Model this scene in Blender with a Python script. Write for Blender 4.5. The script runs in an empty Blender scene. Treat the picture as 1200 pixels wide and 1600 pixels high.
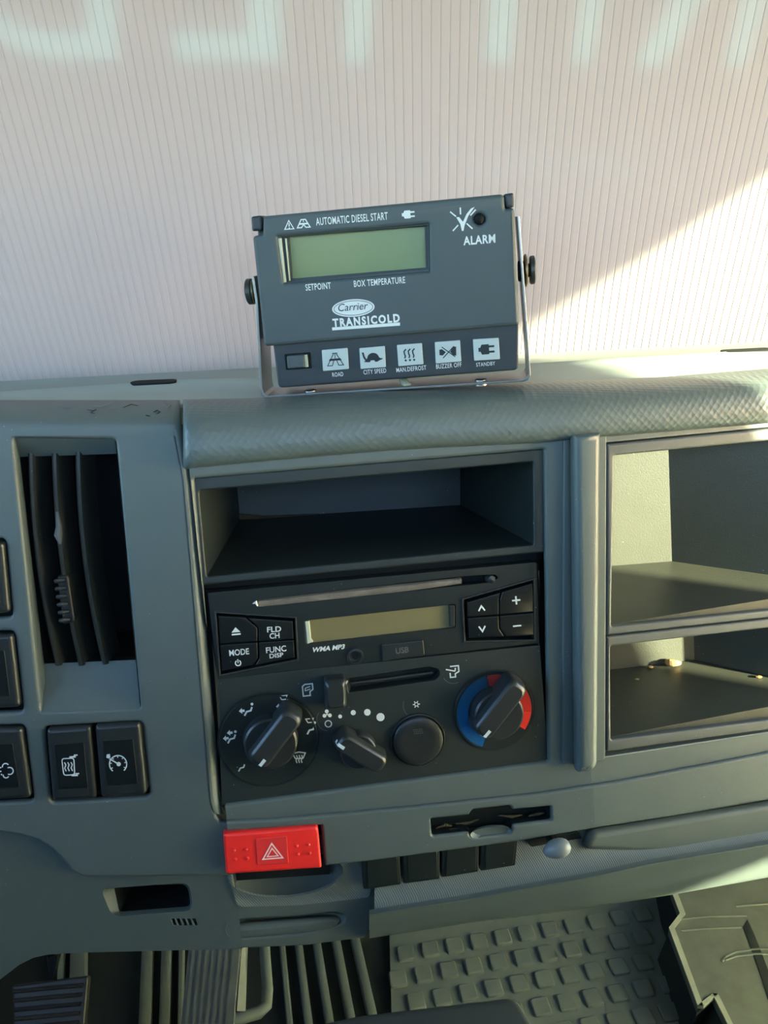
import bpy, bmesh, math, random
from mathutils import Vector, Matrix
random.seed(7)
S = bpy.context.scene
COL = S.collection
rad = math.radians

# ------------------------------------------------------------------ camera
CAM = Vector((0, 0, 1.0))
PITCH, ROLL, FPX = rad(22), rad(2.6), 1200.0
_F = Vector((0, math.cos(PITCH), -math.sin(PITCH)))
_D = Vector((0, -math.sin(PITCH), -math.cos(PITCH)))
_R = Vector((1, 0, 0))
CX = _R*math.cos(ROLL) + _D*math.sin(ROLL)
CY = _D*math.cos(ROLL) - _R*math.sin(ROLL)
cd = bpy.data.cameras.new('camera'); cam = bpy.data.objects.new('camera', cd); COL.objects.link(cam)
cd.sensor_fit = 'HORIZONTAL'; cd.sensor_width = 36.0; cd.lens = 36.0*FPX/1200; cd.clip_start = 0.01
M = Matrix((CX, -CY, -_F)).transposed().to_4x4(); M.translation = CAM
cam.matrix_world = M
S.camera = cam

# ------------------------------------------------------------------ world, sun, exposure
SUN_AZ, SUN_EL = rad(24.5), rad(11)          # from the right, a little behind the camera
SDIR = Vector((math.cos(SUN_AZ)*math.cos(SUN_EL), -math.sin(SUN_AZ)*math.cos(SUN_EL), math.sin(SUN_EL)))
w = bpy.data.worlds.new('sky'); S.world = w; w.use_nodes = True
nt = w.node_tree; nt.nodes.clear()
sky = nt.nodes.new('ShaderNodeTexSky'); sky.sky_type = 'NISHITA'; sky.sun_disc = False
sky.sun_elevation = SUN_EL; sky.sun_rotation = math.atan2(SDIR.x, SDIR.y); sky.dust_density = 1.0; sky.air_density = 1.0; sky.ozone_density = 2.6
bg = nt.nodes.new('ShaderNodeBackground'); bg.inputs[1].default_value = 1.15
wo = nt.nodes.new('ShaderNodeOutputWorld')
nt.links.new(sky.outputs[0], bg.inputs[0]); nt.links.new(bg.outputs[0], wo.inputs[0])
sl = bpy.data.lights.new('sun', 'SUN'); sl.energy = 25.0; sl.angle = rad(0.9); sl.color = (1.0, 0.95, 0.62)
so = bpy.data.objects.new('sun', sl); COL.objects.link(so)
so.rotation_euler = SDIR.to_track_quat('Z', 'Y').to_euler(); so.location = SDIR*6
vs = S.view_settings; vs.view_transform = 'Standard'; vs.look = 'None'; vs.gamma = 1.0
vs.use_curve_mapping = False; vs.exposure = 1.06
S.cycles.max_bounces = 10; S.cycles.diffuse_bounces = 6; S.cycles.use_denoising = True
S.cycles.sample_clamp_indirect = 8.0; S.cycles.caustics_reflective = False

# ------------------------------------------------------------------ materials
MATS = {}
def mat(name, col, rough=.5, spec=.5, metal=0.0, bump=None, dust=0.0, var=0.0, aniso=None, coat=0.0):
    m = bpy.data.materials.new(name); m.use_nodes = True; MATS[name] = m
    n = m.node_tree; b = n.nodes['Principled BSDF']
    b.inputs['Base Color'].default_value = (*col, 1); b.inputs['Roughness'].default_value = rough
    b.inputs['Specular IOR Level'].default_value = spec; b.inputs['Metallic'].default_value = metal
    b.inputs['Coat Weight'].default_value = coat
    tc = n.nodes.new('ShaderNodeTexCoord')
    src = None
    if var:
        nz = n.nodes.new('ShaderNodeTexNoise'); nz.inputs['Scale'].default_value = 45; nz.inputs['Detail'].default_value = 5
        n.links.new(tc.outputs['Object'], nz.inputs['Vector'])
        mx = n.nodes.new('ShaderNodeMix'); mx.data_type = 'RGBA'
        mx.inputs[6].default_value = (*[c*(1-var) for c in col], 1); mx.inputs[7].default_value = (*[min(1, c*(1+var)) for c in col], 1)
        n.links.new(nz.outputs['Fac'], mx.inputs[0]); src = mx.outputs[2]
    if dust:
        vo = n.nodes.new('ShaderNodeTexVoronoi'); vo.inputs['Scale'].default_value = 210
        n.links.new(tc.outputs['Object'], vo.inputs['Vector'])
        nz2 = n.nodes.new('ShaderNodeTexNoise'); nz2.inputs['Scale'].default_value = 30
        n.links.new(tc.outputs['Object'], nz2.inputs['Vector'])
        cr = n.nodes.new('ShaderNodeMapRange'); cr.inputs[1].default_value = .085*dust; cr.inputs[2].default_value = .05*dust
        cr.inputs[3].default_value = 0; cr.inputs[4].default_value = 1
        n.links.new(vo.outputs['Distance'], cr.inputs[0])
        mp = n.nodes.new('ShaderNodeMapRange'); mp.inputs[1].default_value = .5; mp.inputs[2].default_value = .62
        n.links.new(nz2.outputs['Fac'], mp.inputs[0])
        ml = n.nodes.new('ShaderNodeMath'); ml.operation = 'MULTIPLY'
        n.links.new(cr.outputs[0], ml.inputs[0]); n.links.new(mp.outputs[0], ml.inputs[1])
        mx = n.nodes.new('ShaderNodeMix'); mx.data_type = 'RGBA'
        if src: n.links.new(src, mx.inputs[6])
        else: mx.inputs[6].default_value = (*col, 1)
        mx.inputs[7].default_value = (.34, .36, .34, 1)
        n.links.new(ml.outputs[0], mx.inputs[0]); src = mx.outputs[2]
    if src: n.links.new(src, b.inputs['Base Color'])
    if bump:
        kind, sc, st = bump
        bp = n.nodes.new('ShaderNodeBump'); bp.inputs['Strength'].default_value = st; bp.inputs['Distance'].default_value = .0006
        if kind == 'noise':
            t = n.nodes.new('ShaderNodeTexNoise'); t.inputs['Scale'].default_value = sc; t.inputs['Detail'].default_value = 2
            n.links.new(tc.outputs['Object'], t.inputs['Vector']); out = t.outputs['Fac']
        elif kind == 'cell':
            t = n.nodes.new('ShaderNodeTexVoronoi'); t.inputs['Scale'].default_value = sc; t.inputs['Randomness'].default_value = .1
            mpn = n.nodes.new('ShaderNodeMapping'); mpn.inputs['Rotation'].default_value = (rad(-13), rad(45), 0); n.links.new(tc.outputs['Object'], mpn.inputs['Vector'])
            n.links.new(mpn.outputs[0], t.inputs['Vector']); out = t.outputs['Distance']
        else:
            mpn = n.nodes.new('ShaderNodeMapping'); mpn.inputs['Rotation'].default_value = (0, rad(35), 0)
            n.links.new(tc.outputs['Object'], mpn.inputs['Vector'])
            t = n.nodes.new('ShaderNodeTexWave'); t.inputs['Scale'].default_value = sc
            n.links.new(mpn.outputs[0], t.inputs['Vector']); out = t.outputs['Fac']
        n.links.new(out, bp.inputs['Height']); n.links.new(bp.outputs[0], b.inputs['Normal'])
    return m

mat('fascia', (.082, .110, .108), .42, .5, bump=('noise', 2600, .22), dust=.8, var=.06)
mat('pad', (.088, .118, .115), .40, .5, bump=('cell', 290, .55))
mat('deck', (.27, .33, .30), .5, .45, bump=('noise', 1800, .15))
mat('lower', (.078, .102, .095), .5, .4, bump=('noise', 2400, .2), dust=.6, var=.05)
mat('band', (.108, .136, .127), .5, .4, bump=('wave', 260, .35))
mat('black', (.009, .0145, .0142), .42, .4, bump=('noise', 2600, .15), dust=1.0, var=.1)
mat('module', (.016, .025, .0245), .45, .45, bump=('noise', 2600, .2), dust=.9, var=.08)
mat('gloss_black', (.008, .011, .0115), .30, .4, dust=.6)
mat('switch', (.018, .023, .024), .33, .5, dust=.5)
mat('slat', (.024, .028, .026), .28, .5, dust=.8)
mat('void', (.006, .009, .010), .8, .2)
mat('knob', (.020, .025, .026), .30, .5, bump=('noise', 2600, .15))
mat('shelf', (.054, .060, .046), .34, .5, bump=('noise', 1500, .3), dust=.9, var=.12)
mat('shelf_rim', (.07, .085, .086), .45, .5, bump=('noise', 2400, .2), dust=.9)
mat('ink', (.62, .68, .68), .6, .3)
mat('ink_dim', (.58, .62, .61), .6, .3)
mat('ink_grey', (.11, .125, .125), .6, .3)
mat('red', (.86, .030, .026), .38, .5)
mat('red_lens', (.72, .04, .04), .25, .5)
mat('pink', (.95, .62, .60), .5, .3)
mat('red_ink', (.78, .035, .02), .55, .3)
mat('blue_ink', (.0, .085, .24), .55, .3)
mat('case', (.058, .080, .088), .55, .4, bump=('noise', 2200, .2), var=.05)
mat('case_dark', (.030, .040, .047), .5, .4, bump=('noise', 2200, .2))
mat('lcd_green', (.20, .25, .13), .22, .5, var=.05)
mat('lcd_amber', (.17, .155, .075), .3, .5)
mat('key', (.42, .50, .50), .5, .3)
mat('key_ink', (.02, .03, .035), .6, .3)
mat('metal', (.36, .37, .36), .36, .5, metal=1.0)
mat('brass', (.22, .19, .12), .4, .5, metal=1.0)
mat('iron', (.06, .065, .06), .45, .5, metal=.6)
mat('clear_edge', (.45, .50, .38), .25, .5)
mat('felt', (.17, .155, .125), .95, .1, bump=('noise', 1500, 1.0), var=.6)
mat('grime', (.055, .048, .028), .8, .2, bump=('noise', 900, 1.0), var=.7)
mat('crumb', (.55, .36, .16), .9, .1, bump=('noise', 700, 1.0), var=.4)
mat('rubber', (.15, .172, .145), .75, .3, bump=('noise', 900, .3), var=.15)
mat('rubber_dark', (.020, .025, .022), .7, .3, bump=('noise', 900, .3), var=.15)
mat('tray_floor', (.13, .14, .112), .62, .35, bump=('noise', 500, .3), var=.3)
mat('cut_edge', (.34, .35, .27), .8, .2, var=.25)
mat('pedal_metal', (.15, .165, .150), .5, .5, metal=.3, var=.35)
mat('pedal_rubber', (.035, .035, .03), .4, .5, var=.2)
mat('console', (.050, .059, .055), .5, .4, bump=('noise', 1500, .2))
mat('liner', (.20, .20, .19), .85, .2, var=.05)
mat('trim_dark', (.05, .055, .055), .8, .2)
mat('concrete', (.42, .40, .36), .9, .1, var=.12)
mat('knob_grey', (.20, .225, .22), .4, .5)

def sheet_mat(name, tr, df, stripe=False):
    m = bpy.data.materials.new(name); m.use_nodes = True; MATS[name] = m
    n = m.node_tree; n.nodes.clear()
    o = n.nodes.new('ShaderNodeOutputMaterial'); a = n.nodes.new('ShaderNodeAddShader')
    t = n.nodes.new('ShaderNodeBsdfTranslucent'); d = n.nodes.new('ShaderNodeBsdfDiffuse')
    t.inputs[0].default_value = (*tr, 1); d.inputs[0].default_value = (*df, 1)
    if stripe:     # denser plastic at the webs of the flutes
        tc = n.nodes.new('ShaderNodeTexCoord'); sp = n.nodes.new('ShaderNodeSeparateXYZ')
        n.links.new(tc.outputs['Object'], sp.inputs[0])
        mu = n.nodes.new('ShaderNodeMath'); mu.operation = 'MULTIPLY'; mu.inputs[1].default_value = 1/FLUTE
        n.links.new(sp.outputs[0], mu.inputs[0])
        fr = n.nodes.new('ShaderNodeMath'); fr.operation = 'PINGPONG'; fr.inputs[1].default_value = .5
        n.links.new(mu.outputs[0], fr.inputs[0])
        mr = n.nodes.new('ShaderNodeMapRange'); mr.inputs[1].default_value = .0; mr.inputs[2].default_value = .16
        mr.inputs[3].default_value = .86; mr.inputs[4].default_value = 1.0
        n.links.new(fr.outputs[0], mr.inputs[0])
        vm = n.nodes.new('ShaderNodeVectorMath'); vm.operation = 'SCALE'; vm.inputs[0].default_value = tr
        n.links.new(mr.outputs[0], vm.inputs['Scale']); n.links.new(vm.outputs[0], t.inputs[0])
    n.links.new(t.outputs[0], a.inputs[0]); n.links.new(d.outputs[0], a.inputs[1]); n.links.new(a.outputs[0], o.inputs[0])
FLUTE = .0060
sheet_mat('sheet_skin', (.285, .275, .268), (.20, .195, .185), True)
sheet_mat('sheet_print', (.57, .51, .495), (.30, .22, .21))
sheet_mat('sheet_letter', (.635, .665, .63), (.3, .3, .29))
sheet_mat('side_fill', (.34, .345, .29), (.5, .5, .48))
sheet_mat('footwell_fill', (.72, .74, .64), (.2, .2, .19))
sheet_mat('sheet_faded', (.62, .585, .575), (.3, .25, .24))

# ------------------------------------------------------------------ projection planes of the dashboard faces
def ray(px, py): return CX*((px-600)/FPX) + CY*((py-800)/FPX) + _F
class Plane:
    def __init__(s, o, yaw, lean, roll=0):
        y, a, r = rad(yaw), rad(lean), rad(roll)
        h = Vector((math.cos(y), math.sin(y), 0)); n0 = Vector((math.sin(y), -math.cos(y), 0)); Z = Vector((0, 0, 1))
        s.n = n0*math.cos(a) + Z*math.sin(a); u = Z*math.cos(a) - n0*math.sin(a)
        s.h = h*math.cos(r) + u*math.sin(r); s.u = u*math.cos(r) - h*math.sin(r); s.o = o
    def t(s, px, py, z=0):
        return (s.o + s.n*z - CAM).dot(s.n)/ray(px, py).dot(s.n)
    def pt(s, px, py, z=0): return CAM + ray(px, py)*s.t(px, py, z)
    def loc(s, px, py, z=0):
        p = s.pt(px, py, z) - s.o; return (p.dot(s.h), p.dot(s.u))
    def w(s, a, b, z=0): return s.o + s.h*a + s.u*b + s.n*z
PC = Plane(CAM + ray(600, 980)*.47, 8, 13)
PL = Plane(PC.pt(335, 1100), 3, 13)
PR = Plane(PC.pt(912, 950), 12, 13)
def surf(px, py, z=0):
    return CAM + ray(px, py)*max(p.t(px, py, z) for p in (PL, PC, PR))
def zhit(px, py, z):
    r = ray(px, py); return CAM + r*((z - CAM.z)/r.z)
def lerp(tab, x):
    if x <= tab[0][0]: a, b = tab[0], tab[1]
    elif x >= tab[-1][0]: a, b = tab[-2], tab[-1]
    else:
        for a, b in zip(tab, tab[1:]):
            if a[0] <= x <= b[0]: break
    return a[1] + (b[1]-a[1])*(x-a[0])/(b[0]-a[0])

# ------------------------------------------------------------------ object helpers
ORG = {}
def thing(name, label, cat, loc, group=None):
    o = bpy.data.objects.new(name, None); COL.objects.link(o); o.location = loc; ORG[o.name] = Vector(loc)
    o.empty_display_size = .02
    o['label'] = label; o['category'] = cat
    if group: o['group'] = group
    return o
def link(name, verts, faces, m, parent=None, smooth=35, wn=False, loc=None, kind=None, label=None, cat=None, group=None):
    vs_ = [Vector(v) for v in verts]
    if parent is not None: org = ORG[parent.name]
    elif loc is not None: org = Vector(loc)
    else:
        xs = [v.x for v in vs_]; ys = [v.y for v in vs_]; zs = [v.z for v in vs_]
        org = Vector(((min(xs)+max(xs))/2, (min(ys)+max(ys))/2, min(zs)))
    me = bpy.data.meshes.new(name); me.from_pydata([tuple(v-org) for v in vs_], [], faces); me.validate()
    me.materials.append(MATS[m])
    if smooth:
        me.shade_smooth(); me.set_sharp_from_angle(angle=rad(smooth))
    o = bpy.data.objects.new(name, me); COL.objects.link(o)
    if parent is not None: o.parent = parent
    else: o.location = org
    ORG[o.name] = org
    if wn:
        md = o.modifiers.new('normals', 'WEIGHTED_NORMAL'); md.keep_sharp = True; md.weight = 80
    for k, v in (('kind', kind), ('label', label), ('category', cat), ('group', group)):
        if v: o[k] = v
    return o
def R(pts, r, n=5):
    """round the corners of a pixel polygon"""
    out = []; N = len(pts)
    for i, p in enumerate(pts):
        rr = r[i] if isinstance(r, (list, tuple)) else r
        P = Vector(p); A = Vector(pts[i-1])-P; B = Vector(pts[(i+1) % N])-P
        if rr <= 0: out.append(tuple(P)); continue
        ra = min(rr, A.length*.49, B.length*.49); a = P+A.normalized()*ra; b = P+B.normalized()*ra
        for k in range(n+1):
            t = k/n; q = a*(1-t)**2 + P*2*t*(1-t) + b*t*t; out.append(tuple(q))
    return out
def ell(cx, cy, rx, ry=None, n=28, rot=0.0, a0=0, a1=360):
    ry = rx if ry is None else ry; out = []
    full = abs(a1-a0) >= 360
    for k in range(n if full else n+1):
        t = rad(a0 + (a1-a0)*k/n); x, y = rx*math.cos(t), ry*math.sin(t)
        out.append((cx + x*math.cos(rot)-y*math.sin(rot), cy + x*math.sin(rot)+y*math.cos(rot)))
    return out
def off(poly, d):
    """offset a convex pixel polygon outward by d"""
    c = Vector((sum(p[0] for p in poly)/len(poly), sum(p[1] for p in poly)/len(poly))); n = len(poly); ln = []
    for i in range(n):
        a, b = Vector(poly[i]), Vector(poly[(i+1) % n]); e = (b-a).normalized(); m_ = Vector((e.y, -e.x))
        if m_.dot(a-c) < 0: m_ = -m_
        ln.append((a+m_*d, e))
    out = []
    for i in range(n):
        (p, e), (q_, g_) = ln[i-1], ln[i]; k_ = e.x*g_.y-e.y*g_.x; t = ((q_.x-p.x)*g_.y-(q_.y-p.y)*g_.x)/k_; out.append(tuple(p+e*t))
    return out
def curve_mesh(loops, thick, bev):
    """filled 2D outline (first loop outer, the rest holes), extruded and bevelled"""
    cu = bpy.data.curves.new('tmp', 'CURVE'); cu.dimensions = '2D'; cu.fill_mode = 'BOTH'
    b = min(bev, thick*.49); cu.extrude = thick/2-b; cu.bevel_depth = b; cu.bevel_resolution = 2; cu.offset = -b
    for lp in loops:
        sp = cu.splines.new('POLY'); sp.points.add(len(lp)-1); sp.use_cyclic_u = True
        for i, (x, y) in enumerate(lp): sp.points[i].co = (x*100, y*100, 0, 1)
    cu.extrude *= 100; cu.bevel_depth *= 100; cu.offset *= 100
    ob = bpy.data.objects.new('tmp', cu); me = bpy.data.meshes.new_from_object(ob)
    vv = [(v.co.x/100, v.co.y/100, v.co.z/100) for v in me.vertices]; ff = [tuple(p.vertices) for p in me.polygons]
    bpy.data.objects.remove(ob); bpy.data.curves.remove(cu); bpy.data.meshes.remove(me)
    # weld
    key = {}; idx = []; nv = []
    for v in vv:
        k = (round(v[0]*1e6), round(v[1]*1e6), round(v[2]*1e6))
        if k not in key: key[k] = len(nv); nv.append(v)
        idx.append(key[k])
    nf = []
    for f_ in ff:
        g = []
        for i in f_:
            j = idx[i]
            if not g or g[-1] != j: g.append(j)
        if len(g) > 1 and g[0] == g[-1]: g.pop()
        if len(set(g)) > 2: nf.append(tuple(g))
    return nv, nf
def solid_geo(pl, outer, holes=(), z0=-.003, z1=0.0, bev=.0008, zref=None, cut=()):
    zr = z1 if zref is None else zref
    loops = [[pl.loc(x, y, zr) for x, y in lp] for lp in [outer, *holes]]
    nv, nf = curve_mesh(loops, z1-z0, bev); zm = (z0+z1)/2
    V = [pl.w(a, b, z+zm) for a, b, z in nv]
    if cut:
        bm = bmesh.new(); vs_ = [bm.verts.new(v) for v in V]
        for f_ in nf:
            try: bm.faces.new([vs_[i] for i in f_])
            except ValueError: pass
        for co, no in cut:
            bmesh.ops.bisect_plane(bm, geom=bm.verts[:]+bm.edges[:]+bm.faces[:], plane_co=co, plane_no=no, clear_outer=True)
        bm.verts.index_update(); V = [v.co.copy() for v in bm.verts]; nf = [tuple(v.index for v in f_.verts) for f_ in bm.faces]; bm.free()
    return V, nf
def solid(name, pl, outer, m, parent=None, holes=(), z0=-.003, z1=0.0, bev=.0008, zref=None, cut=(), **k):
    V, F = solid_geo(pl, outer, holes, z0, z1, bev, zref, cut)
    k.setdefault('wn', True)
    return link(name, V, F, m, parent, **k)
def join(parts):
    V, F = [], []
    for v, f in parts:
        o = len(V); V += list(v); F += [tuple(i+o for i in q) for q in f]
    return V, F
def grid_geo(rows, closed=False):
    V = [p for r in rows for p in r]; n = len(rows[0]); F = []
    for i in range(len(rows)-1):
        for j in range(n-1 + (1 if closed else 0)):
            j2 = (j+1) % n
            F.append((i*n+j, i*n+j2, (i+1)*n+j2, (i+1)*n+j))
    return V, F
def loft_geo(rings, cap0=True, cap1=True):
    V, F = grid_geo(rings, True); n = len(rings[0])
    if cap0: F.append(tuple(range(n)))
    if cap1: F.append(tuple((len(rings)-1)*n+i for i in range(n))[::-1])
    return V, F
def lathe_geo(pl, c, zref, prof, seg=40, cap=True):
    a, b = pl.loc(*c, zref)
    rings = [[pl.w(a+r*math.cos(2*math.pi*k/seg), b+r*math.sin(2*math.pi*k/seg), z) for k in range(seg)] for r, z in prof]
    return loft_geo(rings, False, cap)
def box_geo(lo, hi):
    x0, y0, z0 = lo; x1, y1, z1 = hi
    V = [(x0,y0,z0),(x1,y0,z0),(x1,y1,z0),(x0,y1,z0),(x0,y0,z1),(x1,y0,z1),(x1,y1,z1),(x0,y1,z1)]
    return V, [(0,3,2,1),(4,5,6,7),(0,1,5,4),(1,2,6,5),(2,3,7,6),(3,0,4,7)]
def tube_geo(path, r, seg=10, cap=True):
    P = [Vector(p) for p in path]; rings = []
    for i, p in enumerate(P):
        d = (P[min(i+1, len(P)-1)]-P[max(i-1, 0)]).normalized()
        s_ = d.cross(Vector((.3, .2, .93))).normalized(); t = d.cross(s_)
        rr = r[i] if isinstance(r, (list, tuple)) else r
        rings.append([p + s_*rr*math.cos(2*math.pi*k/seg) + t*rr*math.sin(2*math.pi*k/seg) for k in range(seg)])
    return loft_geo(rings, cap, cap)
# ---- flat print: lettering and pictograms, laid 0.1 mm proud of the face they are printed on
_fontH = None
def text_raw(s, off=0.0, track=1.0):
    cu = bpy.data.curves.new('t', 'FONT'); cu.body = s; cu.size = 1.0; cu.offset = off; cu.resolution_u = 3; cu.space_character = track
    ob = bpy.data.objects.new('t', cu); me = bpy.data.meshes.new_from_object(ob)
    V = [(v.co.x, v.co.y) for v in me.vertices]; F = [tuple(p.vertices) for p in me.polygons]
    bpy.data.objects.remove(ob); bpy.data.curves.remove(cu); bpy.data.meshes.remove(me)
    return V, F
def text(s, pl, p0, p1, cap, m, parent, z=0.0, bold=.012, shear=0.0, name='lettering', track=1.0):
    global _fontH
    if _fontH is None:
        v, _ = text_raw('H'); _fontH = max(y for x, y in v)
    V, F = text_raw(s, bold, track); x0 = min(x for x, y in V); x1 = max(x for x, y in V)
    A = Vector(pl.loc(*p0, z)); B = Vector(pl.loc(*p1, z)); d = (B-A); e = Vector((-d.y, d.x)).normalized()
    mpp = d.length/math.hypot(p1[0]-p0[0], p1[1]-p0[1]); H = cap*mpp/_fontH
    W = []
    for x, y in V:
        q = A + d*((x-x0)/(x1-x0)) + e*(y*H) + d.normalized()*(shear*y*H); W.append(pl.w(q.x, q.y, z+.0001))
    return link(name, W, F, m, parent, smooth=0)
class Icon:
    """pixel-space strokes and fills about a centre; x right, y down"""
    def __init__(s, c=(0, 0), sc=1.0, rot=0.0): s.P = []; s.c = c; s.sc = sc; s.rot = rot
    def _t(s, p):
        x, y = p[0]*s.sc, p[1]*s.sc; co, si = math.cos(s.rot), math.sin(s.rot)
        return (s.c[0]+x*co-y*si, s.c[1]+x*si+y*co)
    def fill(s, pts): s.P.append([s._t(p) for p in pts]); return s
    def dot(s, x, y, r, n=14): return s.fill(ell(x, y, r, n=n))
    def line(s, pts, wd, closed=False):
        q = [Vector(s._t(p)) for p in pts]; wd *= s.sc; n = len(q)
        L, Rr = [], []
        for i in range(n):
            a = q[i-1] if (i > 0 or closed) else None; b = q[(i+1) % n] if (i < n-1 or closed) else None
            d = Vector((0, 0))
            if a is not None: d += (q[i]-a).normalized()
            if b is not None: d += (b-q[i]).normalized()
            if d.length < 1e-6: d = (b-q[i]) if b is not None else (q[i]-a)
            d.normalize(); nrm = Vector((-d.y, d.x)); k = 1.0
            if a is not None and b is not None:
                k = 1/max(.5, abs(nrm.dot(Vector((-(b-q[i]).normalized().y, (b-q[i]).normalized().x)))))
            L.append(q[i]+nrm*wd/2*k); Rr.append(q[i]-nrm*wd/2*k)
        for i in range(n if closed else n-1):
            j = (i+1) % n; s.P.append([tuple(L[i]), tuple(L[j]), tuple(Rr[j]), tuple(Rr[i])])
        return s
    def ring(s, x, y, r, wd, a0=0, a1=360, n=24):
        pts = ell(x, y, r, n=n, a0=a0, a1=a1); return s.line(pts, wd, closed=abs(a1-a0) >= 360)
    def make(s, pl, m, parent, z=0.0, name='symbol', dz=.0001, label=None):
        V, F = [], []
        for p in s.P:
            o = len(V); V += [pl.pt(x, y, z+dz) for x, y in p]; F.append(tuple(range(o, o+len(p))))
        return link(name, V, F, m, parent, smooth=0, label=label)

# fold planes between the three dashboard faces
def fold(pa, pb):
    d = pa.n.cross(pb.n).normalized()
    # a point on both planes
    n1, n2 = pa.n, pb.n; c1, c2 = n1.dot(pa.o), n2.dot(pb.o); k = n1.dot(n2); q = 1-k*k
    p = n1*((c1-c2*k)/q) + n2*((c2-c1*k)/q)
    return p, (pa.n-pb.n).normalized()
fLC = fold(PL, PC); fCR = fold(PC, PR)
def side(f, ref, keep):       # bisect spec keeping the side where pixel ref lies
    co, no = f
    s_ = (ref-co).dot(no)
    return (co, no if s_ < 0 else -no)
cutL = (side(fLC, PL.pt(60, 900), 0),)
cutC = (side(fLC, PC.pt(600, 1000), 0), side(fCR, PC.pt(600, 1000), 0))
cutR = (side(fCR, PR.pt(1150, 950), 0),)
#BUILD
# ================================================================== the cab around the dashboard
def struct(name, V, F, m, **k): return link(name, V, F, m, None, loc=(0, 0, 0), kind='structure', **k)
def wall_x(name, x, th, opening_list, y0=-.75, y1=1.05, z0=0.0, z1=1.5, m='liner'):
    """side wall of the cab with openings given as (y, z) polygons"""
    loops = [[(y0, z0), (y1, z0), (y1, z1), (y0, z1)]] + opening_list
    nv, nf = curve_mesh(loops, th, .002)
    return struct(name, [(x+z, a, b) for a, b, z in nv], nf, m, smooth=0)
XR, XL = .95, -.95
struct('floor', *box_geo((XL, -.75, -.04), (XR, 1.05, 0)), 'rubber_dark', smooth=0)
struct('ceiling', *box_geo((XL-.03, -.78, 1.5), (XR+.03, .50, 1.54)), 'liner', smooth=0)
wall_x('wall_right', XR+.015, .03, [[(.140, .72), (.140, 1.055), (.19, 1.07), (.241, 1.12), (.37, 1.30), (.42, 1.30), (.60, .72)],
                                  [(.02, .60), (.02, .712), (.115, .712), (.115, .60)], [(.14, .05), (.14, .66), (.70, .66), (.70, .05)], [(-.35, .30), (-.35, 1.40), (.0, 1.40), (.0, .30)]])  # openings shaped to throw the sun patches on sheet, deck, shelves and lip
struct('side_fill_pane', *box_geo((XR+.012, -.36, .29), (XR+.016, .01, 1.41)), 'side_fill', smooth=0)  # unseen translucent pane, added as warm fill light from the right
struct('footwell_fill_pane', *box_geo((XR+.012, .13, .04), (XR+.016, .71, .67)), 'footwell_fill', smooth=0)  # unseen diffusing pane, added to light the footwell
wall_x('wall_left', XL-.015, .03, [[(-.60, .88), (-.60, 1.43), (.42, 1.43), (.58, .88)]])
nv, nf = curve_mesh([[(XL-.03, 0), (XR+.03, 0), (XR+.03, 1.5), (XL-.03, 1.5)], [(-.85, 1.02), (.85, 1.02), (.85, 1.45), (-.85, 1.45)]], .03, .002)
struct('wall_back', [(a, -.765+z, b) for a, b, z in nv], nf, 'trim_dark', smooth=0)
struct('light_block', *box_geo((-.90, -.50, .30), (.90, -.36, 1.06)), 'trim_dark', smooth=0)  # unseen seat-back block, added to keep rear light off the lower dash
fw = [(.640, .872), (.70, .70), (.98, .45), (1.0, 0), (1.03, 0), (1.03, .46), (.74, .74), (.66, .90)]
struct('wall_front', *loft_geo([[(XL, y, z) for y, z in fw], [(XR, y, z) for y, z in fw]]), 'trim_dark', smooth=0)
struct('ground', *box_geo((-14, -14, -1.0), (14, 14, -.9)), 'concrete', smooth=0)
V, F = loft_geo([[(XL-.05, y, z) for y, z in ((.46, 1.50), (.46, 1.54), (.90, 1.38), (.90, 1.365))],
                 [(XR+.05, y, z) for y, z in ((.46, 1.50), (.46, 1.54), (.90, 1.38), (.90, 1.365))]])
struct('shade_visor', V, F, 'trim_dark', smooth=0)  # unseen outside visor, added to darken the top of the sheet

# ================================================================== windscreen covered by a fluted plastic sheet
TOPTAB = [(-80, 626), (283, 624), (402, 622), (620, 609), (840, 596), (1020, 590), (1200, 576), (1300, 567)]
BASETAB = [(-400, 608), (-120, 597), (0, 590), (140, 582.6), (280, 574), (402, 568.5), (840, 546.5), (1200, 528.5), (1320, 522)]
RIDGETAB = [(-400, 621), (-120, 619), (0, 614.7), (157, 604), (280, 595.5), (402, 592.7), (840, 569.6), (1200, 548), (1320, 541)]
ZD = surf(620, 609, -.030).z - .004
base = [zhit(x, lerp(BASETAB, x), ZD) for x, _ in BASETAB]
sb0, sb1 = zhit(140, 582.6, ZD), zhit(1000, lerp(BASETAB, 1000), ZD)
syaw = math.degrees(math.atan2(sb1.y-sb0.y, sb1.x-sb0.x))
PS = Plane(sb0 + Vector((0, 0, 0)), syaw, -13)
sheet = thing('corrugated_sheet', 'pale translucent fluted plastic sheet covering the windscreen, pink print showing through', 'plastic sheet', PS.w(.2, 0, 0))
W_, H_ = 1.55, .62
nfl = int(W_/FLUTE); rows = []
prof = []
for i in range(nfl):
    a = -.69 + i*FLUTE
    prof += [(a, -.00035), (a+FLUTE*.10, 0.0), (a+FLUTE*.90, 0.0)]
for b in (-.012, .15, .31, .47, H_):
    rows.append([PS.w(a, b, z) for a, z in prof])
def sheet_curve(p): return p
V, F = grid_geo(rows); link('front_skin', V, F, 'sheet_skin', sheet, smooth=0)
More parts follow.
